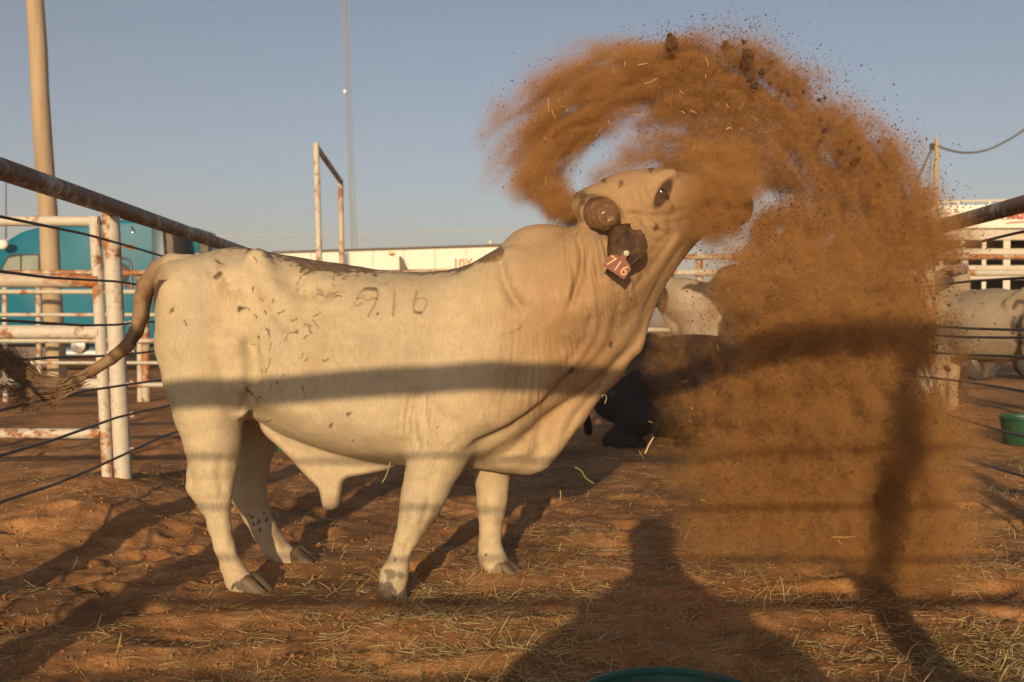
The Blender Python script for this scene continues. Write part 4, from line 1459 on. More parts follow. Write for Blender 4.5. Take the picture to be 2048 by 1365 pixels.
    flecks = [((507, 577), (507, 587), 4), ((521, 599), (526, 602), 3.5), ((543, 604), (549, 599), 3.5), ((532, 623), (532, 631), 3), ((556, 627), (570, 624), 4), ((510, 630), (514, 637), 4), ((582, 644), (594, 636), 4),
              ((623, 632), (640, 624), 3), ((608, 650), (620, 653), 3.5), ((616, 655), (630, 670), 2.5), ((536, 660), (540, 676), 4.5), ((594, 662), (580, 668), 5), ((578, 672), (560, 690), 2.5), ((618, 670), (606, 680), 3),
              ((517, 674), (518, 680), 3), ((505, 688), (508, 692), 2.5), ((543, 688), (536, 712), 3.2), ((515, 690), (514, 706), 3), ((606, 708), (598, 720), 3.2), ((616, 716), (608, 724), 3.2), ((648, 721), (656, 720), 4.5),
              ((540, 718), (539, 732), 5), ((539, 732), (528, 746), 2.5), ((521, 742), (524, 746), 3), ((566, 751), (566, 756), 2.5), ((556, 762), (555, 768), 2.5), ((541, 772), (540, 780), 3), ((606, 772), (602, 800), 3),
              ((494, 782), (510, 800), 4), ((632, 584), (660, 589), 3), ((668, 590), (682, 592), 4), ((664, 583), (690, 582), 2.2), ((600, 548), (588, 566), 2), ((426, 556), (444, 546), 3), ((368, 642), (374, 652), 3.5),
              ((508, 512), (514, 528), 3), ((430, 520), (446, 530), 4), ((1020, 665), (1046, 652), 1.6), ((476, 617), (500, 618), 4), ((620, 640), (640, 660), 2), ((514, 800), (520, 796), 3), ((755, 625), (757, 632), 2.5), ((530, 845), (540, 842), 3)]
    for a, b, r in flecks:
        d, t = line_dist(px + ex_, py + ey_, [a, b])
        lay(dark, .72 * nearw * sstep(1.3, .4, d / (r * .56 * (1.15 - .6 * t)) + .45 * n3 + .35 * n2))
    # fire brand 9 1 6 on the ribs
    brand = [[(714, 598), (718, 588), (726, 581), (738, 576), (750, 578), (756, 586), (754, 598)], [(714, 598), (724, 595), (732, 600), (742, 598), (754, 596)], [(754, 596), (748, 612), (741, 624), (737, 634)],
             [(789, 582), (788, 604), (787, 630)], [(834, 585), (829, 600), (827, 612), (829, 622), (837, 627), (847, 622), (853, 612), (851, 600), (843, 596), (832, 600)], [(709, 606), (710, 612), (716, 610), (724, 605)]]
    for b in brand:
        d, t = line_dist(px + ex_ * .35, py + ey_ * .35, smooth_line(b, 4))
        lay((.24, .165, .10), .50 * nearw * sstep(1.5, .5, d / 2.3 + .5 * n3 + .4 * n2))
    d, t = line_dist(px, py, [(730, 579), (752, 579)])
    lay(dark, .6 * nearw * sstep(1.4, .5, d / 3.4 + .3 * n3))
    d, t = line_dist(px, py, [(830, 625), (842, 626)])
    lay(dark, .6 * nearw * sstep(1.4, .5, d / 3.4 + .3 * n3))
    # eye rim, horn collar, crown tuft, nose
    u, v = (px - 1327) * math.cos(1.05) - (py - 387) * math.sin(1.05), (px - 1327) * math.sin(1.05) + (py - 387) * math.cos(1.05)
    lay((.05, .032, .022), .95 * nearw * sstep(1.25, .8, np.hypot(u / 33, v / 13)))
    lay((.08, .05, .03), .8 * area(1152, 388, 22, 12, -.3) * sstep(-.2, .3, n3 + .3))
    lay((.06, .04, .03), area(1500, 412, 30, 60))
    lay((.30, .22, .17), .7 * area(1205, 470, 30, 12))
    lay((.13, .085, .05), .7 * area(1192, 395, 30, 6, .1))
    o = big_mesh('body', V, Q)
    color_attr(o, 'coat', np.clip(col, .01, 1))
    fur = Mat('bull_coat')
    a = fur.node('ShaderNodeAttribute', attribute_name='coat')
    vv = fur.coords('Object', (1, 1, .35))
    f = fur.noise(fur.coords('Object', (1, 1, .16)), 210, 4, .7, .25)
    f2_ = fur.noise(fur.coords('Object', (1, 1, 1)), 26, 5, .62)
    c = fur.mix(1.0, a.outputs['Color'], fur.ramp(f2_, [(.25, (.90, .89, .87)), (.75, (1.05, 1.05, 1.05))]), 'MULTIPLY')
    c = fur.mix(1.0, c, fur.ramp(f, [(.25, (.77, .745, .71)), (.75, (1.12, 1.12, 1.12))]), 'MULTIPLY')
    fur.set(Base_Color=c, Roughness=.72, Sheen_Weight=.0, Sheen_Roughness=.4, Normal=fur.bump(f, .55, .003, fur.bump(f2_, .25, .008)))
    fur.b.inputs['Specular IOR Level'].default_value = .3
    o.data.materials.append(fur.m)
    return o, V, px, py


bull = empty('bull', (-0.6, 4.5, 0), 'white humped bull with a red ear tag, swinging its head up and flinging sand', 'bull')
bull_body, _bV, _bpx, _bpy = build_hero()
put_under(bull_body, bull)


def skin_depth(x, y, r=5):
    m = np.hypot(_bpx - x, _bpy - y) < r
    return float(_bV[m, 1].min()) if m.any() else 4.4


horn_m = simple_mat('horn', (.165, .088, .042), .35, var=.55, scale=11, bump=.25, bscale=60)
hoof_m = simple_mat('hoof', (.105, .070, .042), .6, var=.4, scale=25, bump=.4, bscale=60)
eye_m = simple_mat('eye', (.012, .008, .006), .08, var=.1, bump=0, coat=.6)

# horn: a blunt stump that points out towards the lens
hd = skin_depth(1206, 430)
hs = Sdf(Vector(at(1210, 432, hd)) - Vector((.15, .2, .15)), Vector(at(1210, 432, hd)) + Vector((.15, .2, .15)), .006)
hs.chain([(at(1198, 424, hd + .05), .066), (at(1206, 429, hd - .0), .062), (at(1213, 434, hd - .045), .054), (at(1219, 441, hd - .08), .034)], .02)
hV, hQ = hs.mesh()
hV = relax(hV, hQ, 3)
hN = vert_normals(hV, hQ)
ax_ = np.array(at(1218, 440, hd - .085) - at(1196, 424, hd + .06)); ax_ /= np.linalg.norm(ax_)
al_ = (hV - np.array(at(1196, 424, hd + .06))) @ ax_
hV = hV + hN * (.0006 * np.sin(al_ * 2 * math.pi / .016) + .006 * fbm(hV[:, 0] * 30, hV[:, 1] * 30, hV[:, 2] * 30, 3))[:, None]
horn = big_mesh('horn', hV, hQ, horn_m, bull)
horn['label'] = 'blunt brown horn stump'

# eye
ed = skin_depth(1327, 387, 4)
mb = MB()
R_ = Matrix.Translation(at(1324, 388, ed + .021)) @ Matrix.Rotation(math.radians(55), 4, 'Y') @ Matrix.Diagonal((1.7, .85, .95, 1))
mb.lathe([(.001, -.028), (.014, -.0245), (.022, -.017), (.027, -.007), (.028, 0), (.027, .007), (.022, .017), (.014, .0245), (.001, .028)], 20, R_)
mb.build('eye', eye_m, bull, True)

# drooping ear with its tag
ear_m = Mat('ear_skin')
ec = ear_m.noise(ear_m.coords(), 22, 5, .65)
ear_m.set(Base_Color=ear_m.ramp(ec, [(.3, (.022, .011, .006)), (.5, (.065, .031, .014)), (.75, (.18, .088, .036))]), Roughness=.7, Normal=ear_m.bump(ear_m.noise(ear_m.coords(), 150, 2), .5, .004))
erd = skin_depth(1264, 470) - .01
erm = skin_depth(1238, 515, 25)
root, tip = at(1266, 463, erd - .035), at(1221, 551, min(skin_depth(1221, 551, 15), erm) - .075)
el = (tip - root)
ew = Vector((.86, -.10, -.50)).normalized()                 # across the ear
en = el.normalized().cross(ew).normalized()
if en.y > 0:
    en = -en
V, Fq = [], []
nu, nv_ = 18, 13
for sgn in (0, 1):
    for i in range(nu):
        s = i / (nu - 1)
        w = .088 * (math.sin(math.pi * min(1, s * .95 + .045)) ** .7) * (1.10 - .30 * s) * (1 + .05 * math.sin(7 * s))
        for j in range(nv_):
            t = j / (nv_ - 1) * 2 - 1
            p = root + el * s + ew * (w * t) + en * (.030 * t * t + .012 + .028 * math.sin(math.pi * s)) - en * (.007 * sgn * (1 - .6 * abs(t))) + en * .004 * math.sin(s * 9 + t * 3)
            V.append(p)
for sgn in (0, 1):
    k = sgn * nu * nv_
    for i in range(nu - 1):
        for j in range(nv_ - 1):
            q = (k + i * nv_ + j, k + i * nv_ + j + 1, k + (i + 1) * nv_ + j + 1, k + (i + 1) * nv_ + j)
            Fq.append(q if sgn else q[::-1])
for i in range(nu - 1):
    for j in (0, nv_ - 1):
        a = i * nv_ + j
        Fq.append((a, a + nv_, a + nv_ + nu * nv_, a + nu * nv_))
for j in range(nv_ - 1):
    for i in (0, nu - 1):
        a = i * nv_ + j
        Fq.append((a, a + 1, a + 1 + nu * nv_, a + nu * nv_))
ear = mesh_from('ear', V, Fq, ear_m.m, bull, True)
ear['label'] = 'dark brown drooping ear'
tag_m = simple_mat('tag_red', (.17, .022, .015), .5, var=.2, scale=40, bump=.1)
tag_y = simple_mat('tag_yellow', (.52, .35, .11), .5, var=.08, bump=0)
tagd = erm - .125
td = at(1, 1, 1)
tx = (at(1253, 556, tagd) - at(1216, 531, tagd)).normalized()
tz = Vector((.53, -.05, .85)); tz = (tz - tx * tz.dot(tx)).normalized()
ty = tz.cross(tx).normalized()
tc = at(1235, 533, tagd)
TM = Matrix((tx, ty, tz)).transposed().to_4x4()
TM.translation = tc
mb = MB()
mb.prism([(-.052, -.030), (.048, -.030), (.052, -.024), (.052, .020), (.035, .032), (.012, .040), (.010, .070), (-.008, .070), (-.012, .040), (-.035, .032), (-.052, .020)], -.0012, .0012, TM)
tag_o = mb.build('ear_tag', tag_m, bull)
tag_o['label'] = 'red ear tag numbered 716'
fc = bpy.data.curves.new('digits', 'FONT')
fc.body = '716'
fc.size = .062
fc.align_x, fc.align_y = 'CENTER', 'CENTER'
fc.extrude = .0004
fc.space_character = 1.05
fo = bpy.data.objects.new('digits', fc)
C.objects.link(fo)
FM = Matrix((tx, tz, tx.cross(tz))).transposed().to_4x4()
nrm = tx.cross(tz)
if nrm.y > 0:
    nrm = -nrm
FM.translation = tc + nrm * .0024
fo.matrix_world = FM
fo.location, fo.rotation_euler = FM.translation, FM.to_euler()
_dg = bpy.context.evaluated_depsgraph_get()
_me = bpy.data.meshes.new_from_object(fo.evaluated_get(_dg))
bpy.data.objects.remove(fo)
fo = link_mesh('digits', _me)
_me.materials.clear(); _me.materials.append(tag_y)
fo.location, fo.rotation_euler = FM.translation, FM.to_euler()
put_under(fo, tag_o)
mb = MB()
BM_ = TM.copy(); BM_.translation = tc + tz * .062 + nrm * .004
mb.lathe([(.001, -.004), (.012, -.004), (.013, 0), (.011, .004), (.001, .005)], 16, BM_ @ Matrix.Rotation(math.pi / 2, 4, 'X'))
mb.build('button', simple_mat('tag_button', (.45, .38, .24), .45, bump=0), tag_o, True)

# hooves: two claws each, pressed into the dirt
def dewclaws(pts):
    for x, y, d, r0 in pts:
        S = Sdf(at(x, y, d) - Vector((.06, .06, .06)), at(x, y, d) + Vector((.06, .06, .06)), .004)
        S.cone(at(x, y, d), at(x - 5, y + 9, d), r0, r0 * .55, .005)
        V, Q = S.mesh()
        big_mesh('dewclaw', relax(V, Q, 2), Q, hoof_m, bull)


def hoof(x, y, d, heading, s=1.0):
    o = at(x, y, d)
    o.z = 0
    hx = Vector((math.cos(heading), math.sin(heading), 0))
    hy = Vector((-hx.y, hx.x, 0))
    S = Sdf(o - Vector((.16, .16, .04)), o + Vector((.16, .16, .15)), .006)
    for k in (-1, 1):
        c = o + hy * (.027 * k * s)
        S.cone(c + hx * -.02 * s + Vector((0, 0, .055 * s)), c + hx * .055 * s + Vector((0, 0, .012)), .034 * s, .022 * s, .01)
        S.cone(c + hx * -.045 * s + Vector((0, 0, .03)), c + hx * .05 * s + Vector((0, 0, .008)), .03 * s, .024 * s, .01)
    V, Q = S.mesh()
    big_mesh('hoof', relax(V, Q, 2), Q, hoof_m, bull)
dewclaws([(455, 1163, 4.30, .014), (470, 1168, 4.27, .013), (764, 1163, 4.24, .014), (776, 1168, 4.18, .014), (962, 1117, 4.64, .012), (553, 1112, 4.86, .012)])
hoof(508, 1192, 4.31, -.35)
hoof(604, 1134, 4.84, -.2, .95)
hoof(786, 1204, 4.20, -1.2, 1.05)
hoof(1010, 1150, 4.64, -.45, .95)

# tail switch: strands of brown hair
sw_m = Mat('tail_hair')
sw_m.set(Base_Color=sw_m.ramp(sw_m.noise(sw_m.coords(), 9, 3), [(.3, (.028, .013, .005)), (.5, (.115, .055, .02)), (.72, (.22, .125, .052))]), Roughness=.6)
mb = MB()
r2 = random.Random(3)
for i in range(460):
    kind = r2.random()
    j = lambda s: Vector((r2.gauss(0, s), r2.gauss(0, s), r2.gauss(0, s)))
    off = j(.012)
    if kind < .66:      # the whirled clump
        ctrl = [(122 + r2.uniform(-8, 18), 772), (84 + r2.gauss(0, 6), 772 + r2.gauss(0, 8)), (52 + r2.gauss(0, 8), 755 + r2.gauss(0, 13)), (24 + r2.gauss(0, 9), 730 + r2.gauss(0, 13)), (2 + r2.gauss(0, 12), 712 + r2.gauss(0, 10)), (-30 + r2.gauss(0, 14), 716 + r2.gauss(0, 16))]
    elif kind < .86:    # loose ends hanging under it
        ex = r2.uniform(20, 120)
        ctrl = [(126 + r2.uniform(-6, 22), 772), (104 + r2.gauss(0, 6), 784 + r2.gauss(0, 5)), (ex * .5 + 45 + r2.gauss(0, 7), 794 + r2.gauss(0, 6)), (ex + r2.gauss(0, 8), 806 + r2.gauss(0, 7)), (ex - 14, 818 + r2.gauss(0, 6))]
    else:
        ctrl = [(150 + r2.uniform(-10, 25), 762 + r2.gauss(0, 4)), (112 + r2.gauss(0, 5), 786 + r2.gauss(0, 5)), (70 + r2.gauss(0, 8), 782 + r2.gauss(0, 8)), (20 + r2.gauss(0, 10), 776 + r2.gauss(0, 12)), (-10, 766 + r2.gauss(0, 16))]
    pts = [at(x, y, 4.36) + off + Vector((0, r2.gauss(0, .008), 0)) for x, y in smooth_line(ctrl, 2)]
    n = len(pts)
    r0 = r2.uniform(.0014, .0028)
    mb.tube(pts, [r0 * (1 - .75 * k / (n - 1)) for k in range(n)], 3, False)
mb.build('tail_switch', sw_m.m, bull)
# ------------------------------------------------------------------ the other bulls, grown the same way (side view in metres: x forward, z up)
def herd_bull(loc, heading, paint, label, scale=1.0, pose='stand', head=0.0, vox=.021, eyes=True):
    S = Sdf((-1.35, -.62, -.25), (1.55, .62, 1.95), vox)
    E, K = S.ellipsoid, S.chain
    down = 0.0 if pose == 'stand' else -.50
    d = lambda x, y, z: Vector((x, y, z + down))
    E(d(-.05, 0, 1.02), (.88, .36, .40), .05)
    E(d(-.72, 0, 1.12), (.34, .30, .34), .08)
    E(d(.55, 0, 1.05), (.42, .33, .44), .08)
    E(d(.42, 0, 1.50), (.22, .11, .20), .06)
    for s in (-1, 1):
        S.cone(d(-.55, .22 * s, 1.36), d(-.40, .27 * s, 1.25), .07, .05, .05)
        E(d(.52, .24 * s, .98), (.22, .14, .36), .08)
    nk = [(d(.62, 0, 1.22), .29), (d(.92, .10 * head, 1.34), .22), (d(1.10, .22 * head, 1.42), .16)]
    K(nk, .07)
    K([(d(.70, 0, .78), .10), (d(.95, .05 * head, .98), .07), (d(1.10, .18 * head, 1.20), .06)], .06, .6)
    hx = Vector((math.cos(.9 * head), math.sin(.9 * head), -.42)).normalized()
    h0 = d(1.12, .23 * head, 1.46)
    K([(h0, .135), (h0 + hx * .20, .125), (h0 + hx * .36, .085), (h0 + hx * .45, .075)], .05)
    if pose == 'stand':
        for s, fx in ((-1, .03), (1, -.07)):
            K([(Vector((.52 + fx, .20 * s, .85)), .16), (Vector((.50 + fx, .20 * s, .60)), .095), (Vector((.50 + fx, .20 * s, .42)), .072), (Vector((.49 + fx, .20 * s, .26)), .048), (Vector((.49 + fx, .20 * s, .13)), .060), (Vector((.53 + fx, .20 * s, .03)), .066)], .03)
            bx = -.05 * s
            K([(Vector((-.70, .20 * s, 1.0)), .22), (Vector((-.66, .20 * s, .78)), .15), (Vector((-.76 + bx, .20 * s, .56)), .085), (Vector((-.80 + bx, .20 * s, .46)), .070), (Vector((-.76 + bx, .20 * s, .28)), .050), (Vector((-.74 + bx, .20 * s, .13)), .060), (Vector((-.69 + bx, .20 * s, .03)), .066)], .03)
        K([(Vector((-.30, 0, .74)), .07), (Vector((-.02, 0, .60)), .07), (Vector((.02, 0, .48)), .045)], .05, .7)
        K([(Vector((-.98, 0, 1.28)), .05), (Vector((-1.08, 0, 1.05)), .032), (Vector((-1.09, .02, .7)), .024), (Vector((-1.07, .02, .5)), .05), (Vector((-1.07, .02, .32)), .02)], .02)
    else:
        for s in (-1, 1):
            K([(Vector((.50, .25 * s, .36)), .17), (Vector((.78, .30 * s, .20)), .10), (Vector((.86, .30 * s, .08)), .075), (Vector((.55, .33 * s, .05)), .055)], .04)
            K([(Vector((-.60, .24 * s, .42)), .22), (Vector((-.28, .36 * s, .26)), .12), (Vector((-.55, .40 * s, .08)), .07), (Vector((-.25, .42 * s, .05)), .055)], .04)
        K([(Vector((-1.0, 0, .60)), .05), (Vector((-1.12, .05, .35)), .03), (Vector((-1.1, .1, .05)), .04)], .02)
    V, Q = S.mesh()
    V = relax(V, Q, 2)
    V = V + vert_normals(V, Q) * (.008 * fbm(V[:, 0] * 5, V[:, 1] * 5, V[:, 2] * 5, 3))[:, None]
    rgb = paint(V)
    M = Matrix.Translation(loc) @ Matrix.Rotation(heading, 4, 'Z') @ Matrix.Scale(scale, 4)
    R = np.array(M)
    W = V @ R[:3, :3].T + R[:3, 3]
    root = empty('bull', loc, label, 'bull', 'bulls standing and lying behind')
    o = big_mesh('body', W, Q, None, root)
    color_attr(o, 'coat', rgb)
    o.data.materials.append(herd_m.m)
    ht = [M @ (h0 + Vector((-.02, s * .13, .02))) for s in (-1, 1)]
    for s in (-1, 1):
        lat = Vector((-math.sin(.9 * head), math.cos(.9 * head), 0)) * s
        a = h0 + lat * .11 + Vector((-.03, 0, .0))
        pts = [a, a + lat * .09 + Vector((0, 0, -.07)), a + lat * .13 + Vector((0, 0, -.16)), a + lat * .12 + Vector((0, 0, -.25))]
        mb = MB(); mb.tube([M @ p for p in pts], [.035 * scale, .065 * scale, .06 * scale, .012 * scale], 10)
        mb.build('ear', ear_m.m, root, True)
        b = h0 + lat * .10 + Vector((-.02, 0, .09))
        mb = MB(); mb.tube([M @ b, M @ (b + lat * .07 + Vector((0, 0, .03))), M @ (b + lat * .14 + Vector((0, 0, .09)))], [.045 * scale, .038 * scale, .014 * scale], 10)
        mb.build('horn', horn_m, root, True)
        e = h0 + hx * .13 + lat * .115 + Vector((0, 0, .05))
        mb = MB(); mb.lathe([(.001, -.02), (.016, -.012), (.02, 0), (.016, .012), (.001, .02)], 10, Matrix.Translation(M @ e) @ Matrix.Scale(scale, 4))
        mb.build('eye', eye_m, root, True)
    return root, M


herd_m = Mat('herd_coat')
ha = herd_m.node('ShaderNodeAttribute', attribute_name='coat')
hn = herd_m.noise(herd_m.coords(), 22, 4, .6)
herd_m.set(Base_Color=herd_m.mix(1.0, ha.outputs['Color'], herd_m.ramp(hn, [(.25, (.85, .85, .85)), (.75, (1.08, 1.08, 1.08))]), 'MULTIPLY'), Roughness=.8, Normal=herd_m.bump(hn, .2, .01))


def paint_grey(V):
    x, y, z = V.T
    n = fbm(x * 3, y * 3, z * 3, 4)
    c = np.array([.29, .225, .155]) * (1 + .18 * n)[:, None]
    w = sstep(.9, .55, z)[:, None] * .35
    c = c * (1 - w) + np.array([.34, .24, .15]) * w
    w = (sstep(.35, .75, x) * sstep(1.5, 1.15, z) * sstep(.55, .8, z) * (.35 + .5 * np.clip(n + .3, 0, 1)))[:, None] * .8
    c = c * (1 - w) + np.array([.17, .165, .17]) * w
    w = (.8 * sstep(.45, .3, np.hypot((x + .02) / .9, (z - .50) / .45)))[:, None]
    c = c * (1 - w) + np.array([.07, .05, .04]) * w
    # brand on the near hip, three marks one above the other
    for st in ([(-.60, 1.20), (-.57, 1.26), (-.50, 1.27), (-.46, 1.20)], [(-.60, 1.10), (-.58, .98), (-.50, 1.02), (-.47, .94)], [(-.48, 1.10), (-.47, 1.0)], [(-.59, .84), (-.49, .86), (-.55, .74)], [(-.57, .90), (-.52, .90)]):
        d, t = line_dist(x, z, st)
        w = (sstep(.028, .014, d) * .9)[:, None]
        c = c * (1 - w) + np.array([.05, .035, .025]) * w
    return np.clip(c, .01, 1)


def paint_spotted(V):
    x, y, z = V.T
    n = fbm(x * 2.3 + 3, y * 2.3, z * 2.3, 3)
    c = np.array([.36, .29, .22]) * (1 + .1 * fbm(x * 6, y * 6, z * 6, 2))[:, None]
    w = (sstep(.02, .08, n) * .95)[:, None]
    c = c * (1 - w) + np.array([.045, .032, .024]) * w
    w = np.maximum(sstep(.66, .5, z), .9 * sstep(.50, .30, x + .12 * n))[:, None]
    return c * (1 - w) + np.array([.05, .035, .025]) * w


def paint_black(V):
    x, y, z = V.T
    return np.array([.016, .012, .010]) * (1 + .4 * fbm(x * 4, y * 4, z * 4, 3))[:, None]


c = at(1972, 812, 12.7); c.z = 0
herd_bull(c + Vector((.0, .0, -.04)), math.radians(124), paint_grey, 'grey branded bull standing behind the right fence, seen past the sand cloud', 1.16, head=-.5)
c = at(1552, 800, 10.6); c.z = 0
herd_bull(c, math.radians(166), paint_spotted, 'white and dark spotted bull standing behind, half hidden by the falling sand', 1.06, head=-.2)
c = at(1370, 905, 9.0); c.z = 0
herd_bull(c + Vector((.20, .45, -.04)), math.radians(-38), paint_black, 'black bull lying on the ground between the white bull and the spotted one', 1.2, 'lie', head=-.6)


# ------------------------------------------------------------------ the photographer, kneeling behind the near fence
def photographer():
    S = Sdf((-.72, -1.35, -.05), (.72, -.18, 1.48), .016)
    h = Vector((-.05, -.42, 1.225))
    S.ellipsoid(h, (.10, .11, .125), .02)
    S.ellipsoid(h + Vector((0, .10, -.02)), (.016, .025, .024), .015)
    S.chain([(h + Vector((0, -.03, -.08)), .085), (Vector((0, -.50, .98)), .12)], .05)
    S.chain([(Vector((0, -.52, .93)), .17), (Vector((0, -.58, .74)), .21), (Vector((0, -.62, .56)), .22), (Vector((0, -.63, .46)), .22)], .05, .75)
    for s in (-1, 1):
        sh = Vector((.22 * s, -.50, .955))
        el = Vector((.44 * s, -.40, .80))
        wr = Vector((.095 * s, -.265, 1.07))
        S.chain([(Vector((.06 * s, -.52, .97)), .10), (sh, .10), (el, .085), (wr, .045)], .05)
        hd = Vector((.075 * s, -.245, 1.12))
        S.chain([(wr, .033), (hd, .042)], .02)
        for k in range(4):
            b = hd + Vector((-.005 * s, .018 - .02 * k, .022 - .006 * k))
            S.chain([(b, .0115), (b + Vector((-.028 * s, .012, .026)), .011), (b + Vector((-.055 * s, .006, .020)), .0095)], .006)
        S.chain([(hd + Vector((-.01 * s, -.02, -.015)), .013), (hd + Vector((-.045 * s, -.03, .005)), .011)], .006)
        hip, kn, an = Vector((.10 * s, -.62, .46)), Vector((.20 * s, -.40 if s > 0 else -.28, .10 if s > 0 else .44)), Vector((.17 * s, -.88 if s > 0 else -.34, .08))
        S.chain([(hip, .15), (hip.lerp(kn, .5), .13), (kn, .078)], .04)
        S.chain([(kn, .075), (kn.lerp(an, .4), .072), (an, .048)], .03)
        S.chain([(an, .05), (an + (Vector((0, -.16, -.01)) if s > 0 else Vector((0, .17, -.045))), .04)], .03)
    V, Q = S.mesh()
    V = relax(V, Q, 2)
    root = empty('person', (0, -.6, 0), 'kneeling photographer in cap and dark shirt whose shadow lies on the ground', 'person')
    o = big_mesh('body', V, Q, None, root)
    x, y, z = V.T
    col = np.tile(np.array([.42, .27, .19]), (len(V), 1))
    shirt = (z > .50) & (z < .985) & ~((np.hypot(x, y + .27) < .16) & (z > .93))
    col[shirt] = (.05, .06, .08)
    col[(z <= .50)] = (.06, .08, .13)
    col[(z < .09)] = (.09, .055, .03)
    color_attr(o, 'coat', col)
    o.data.materials.append(herd_m.m)
    cap_m = simple_mat('cap_cloth', (.09, .075, .06), .9, bump=.2)
    mb = MB()
    M = Matrix.Translation(h + Vector((0, -.005, .035)))
    mb.lathe([(.098, 0), (.104, .03), (.098, .075), (.075, .112), (.04, .128), (.001, .132)], 24, M @ Matrix.Diagonal((1.25, 1.2, 1.15, 1)))
    mb.box((-.075, -.20, -.002), (.075, -.10, .012), M, .005)
    mb.build('cap', cap_m, root, True)
    mb = MB()
    mb.box((-.072, -.30, 1.125), (.072, -.225, 1.215), None, .012)
    mb.box((-.032, -.295, 1.21), (.032, -.235, 1.245), None, .01)
    mb.lathe([(.001, 0), (.036, 0), (.038, .05), (.036, .09), (.041, .10), (.041, .135), (.036, .135), (.033, .10), (.001, .10)], 24, Matrix.Translation((0, -.225, 1.168)) @ Matrix.Rotation(-math.pi / 2, 4, 'X'))
    tag(mb.build('hand_camera', black, None, True), 'black camera held up by the kneeling photographer', 'camera')
photographer()
# ------------------------------------------------------------------ the flung sand: one real cloud with depth
def cloud_depth(px, py):
    """Where the sheet of sand hangs (distance from the lens): behind the skull, then swinging out in front of the muzzle."""
    hi = 4.62 - .68 * sstep(1300, 1740, px)
    lo = 4.62 - .72 * sstep(1300, 1470, px)
    k = sstep(360, 580, py)
    d = hi * (1 - k) + lo * k
    low = sstep(650, 1160, py)
    return d * (1 - low) + 4.42 * low - .22 * sstep(1200, 1060, px) * sstep(300, 420, py)


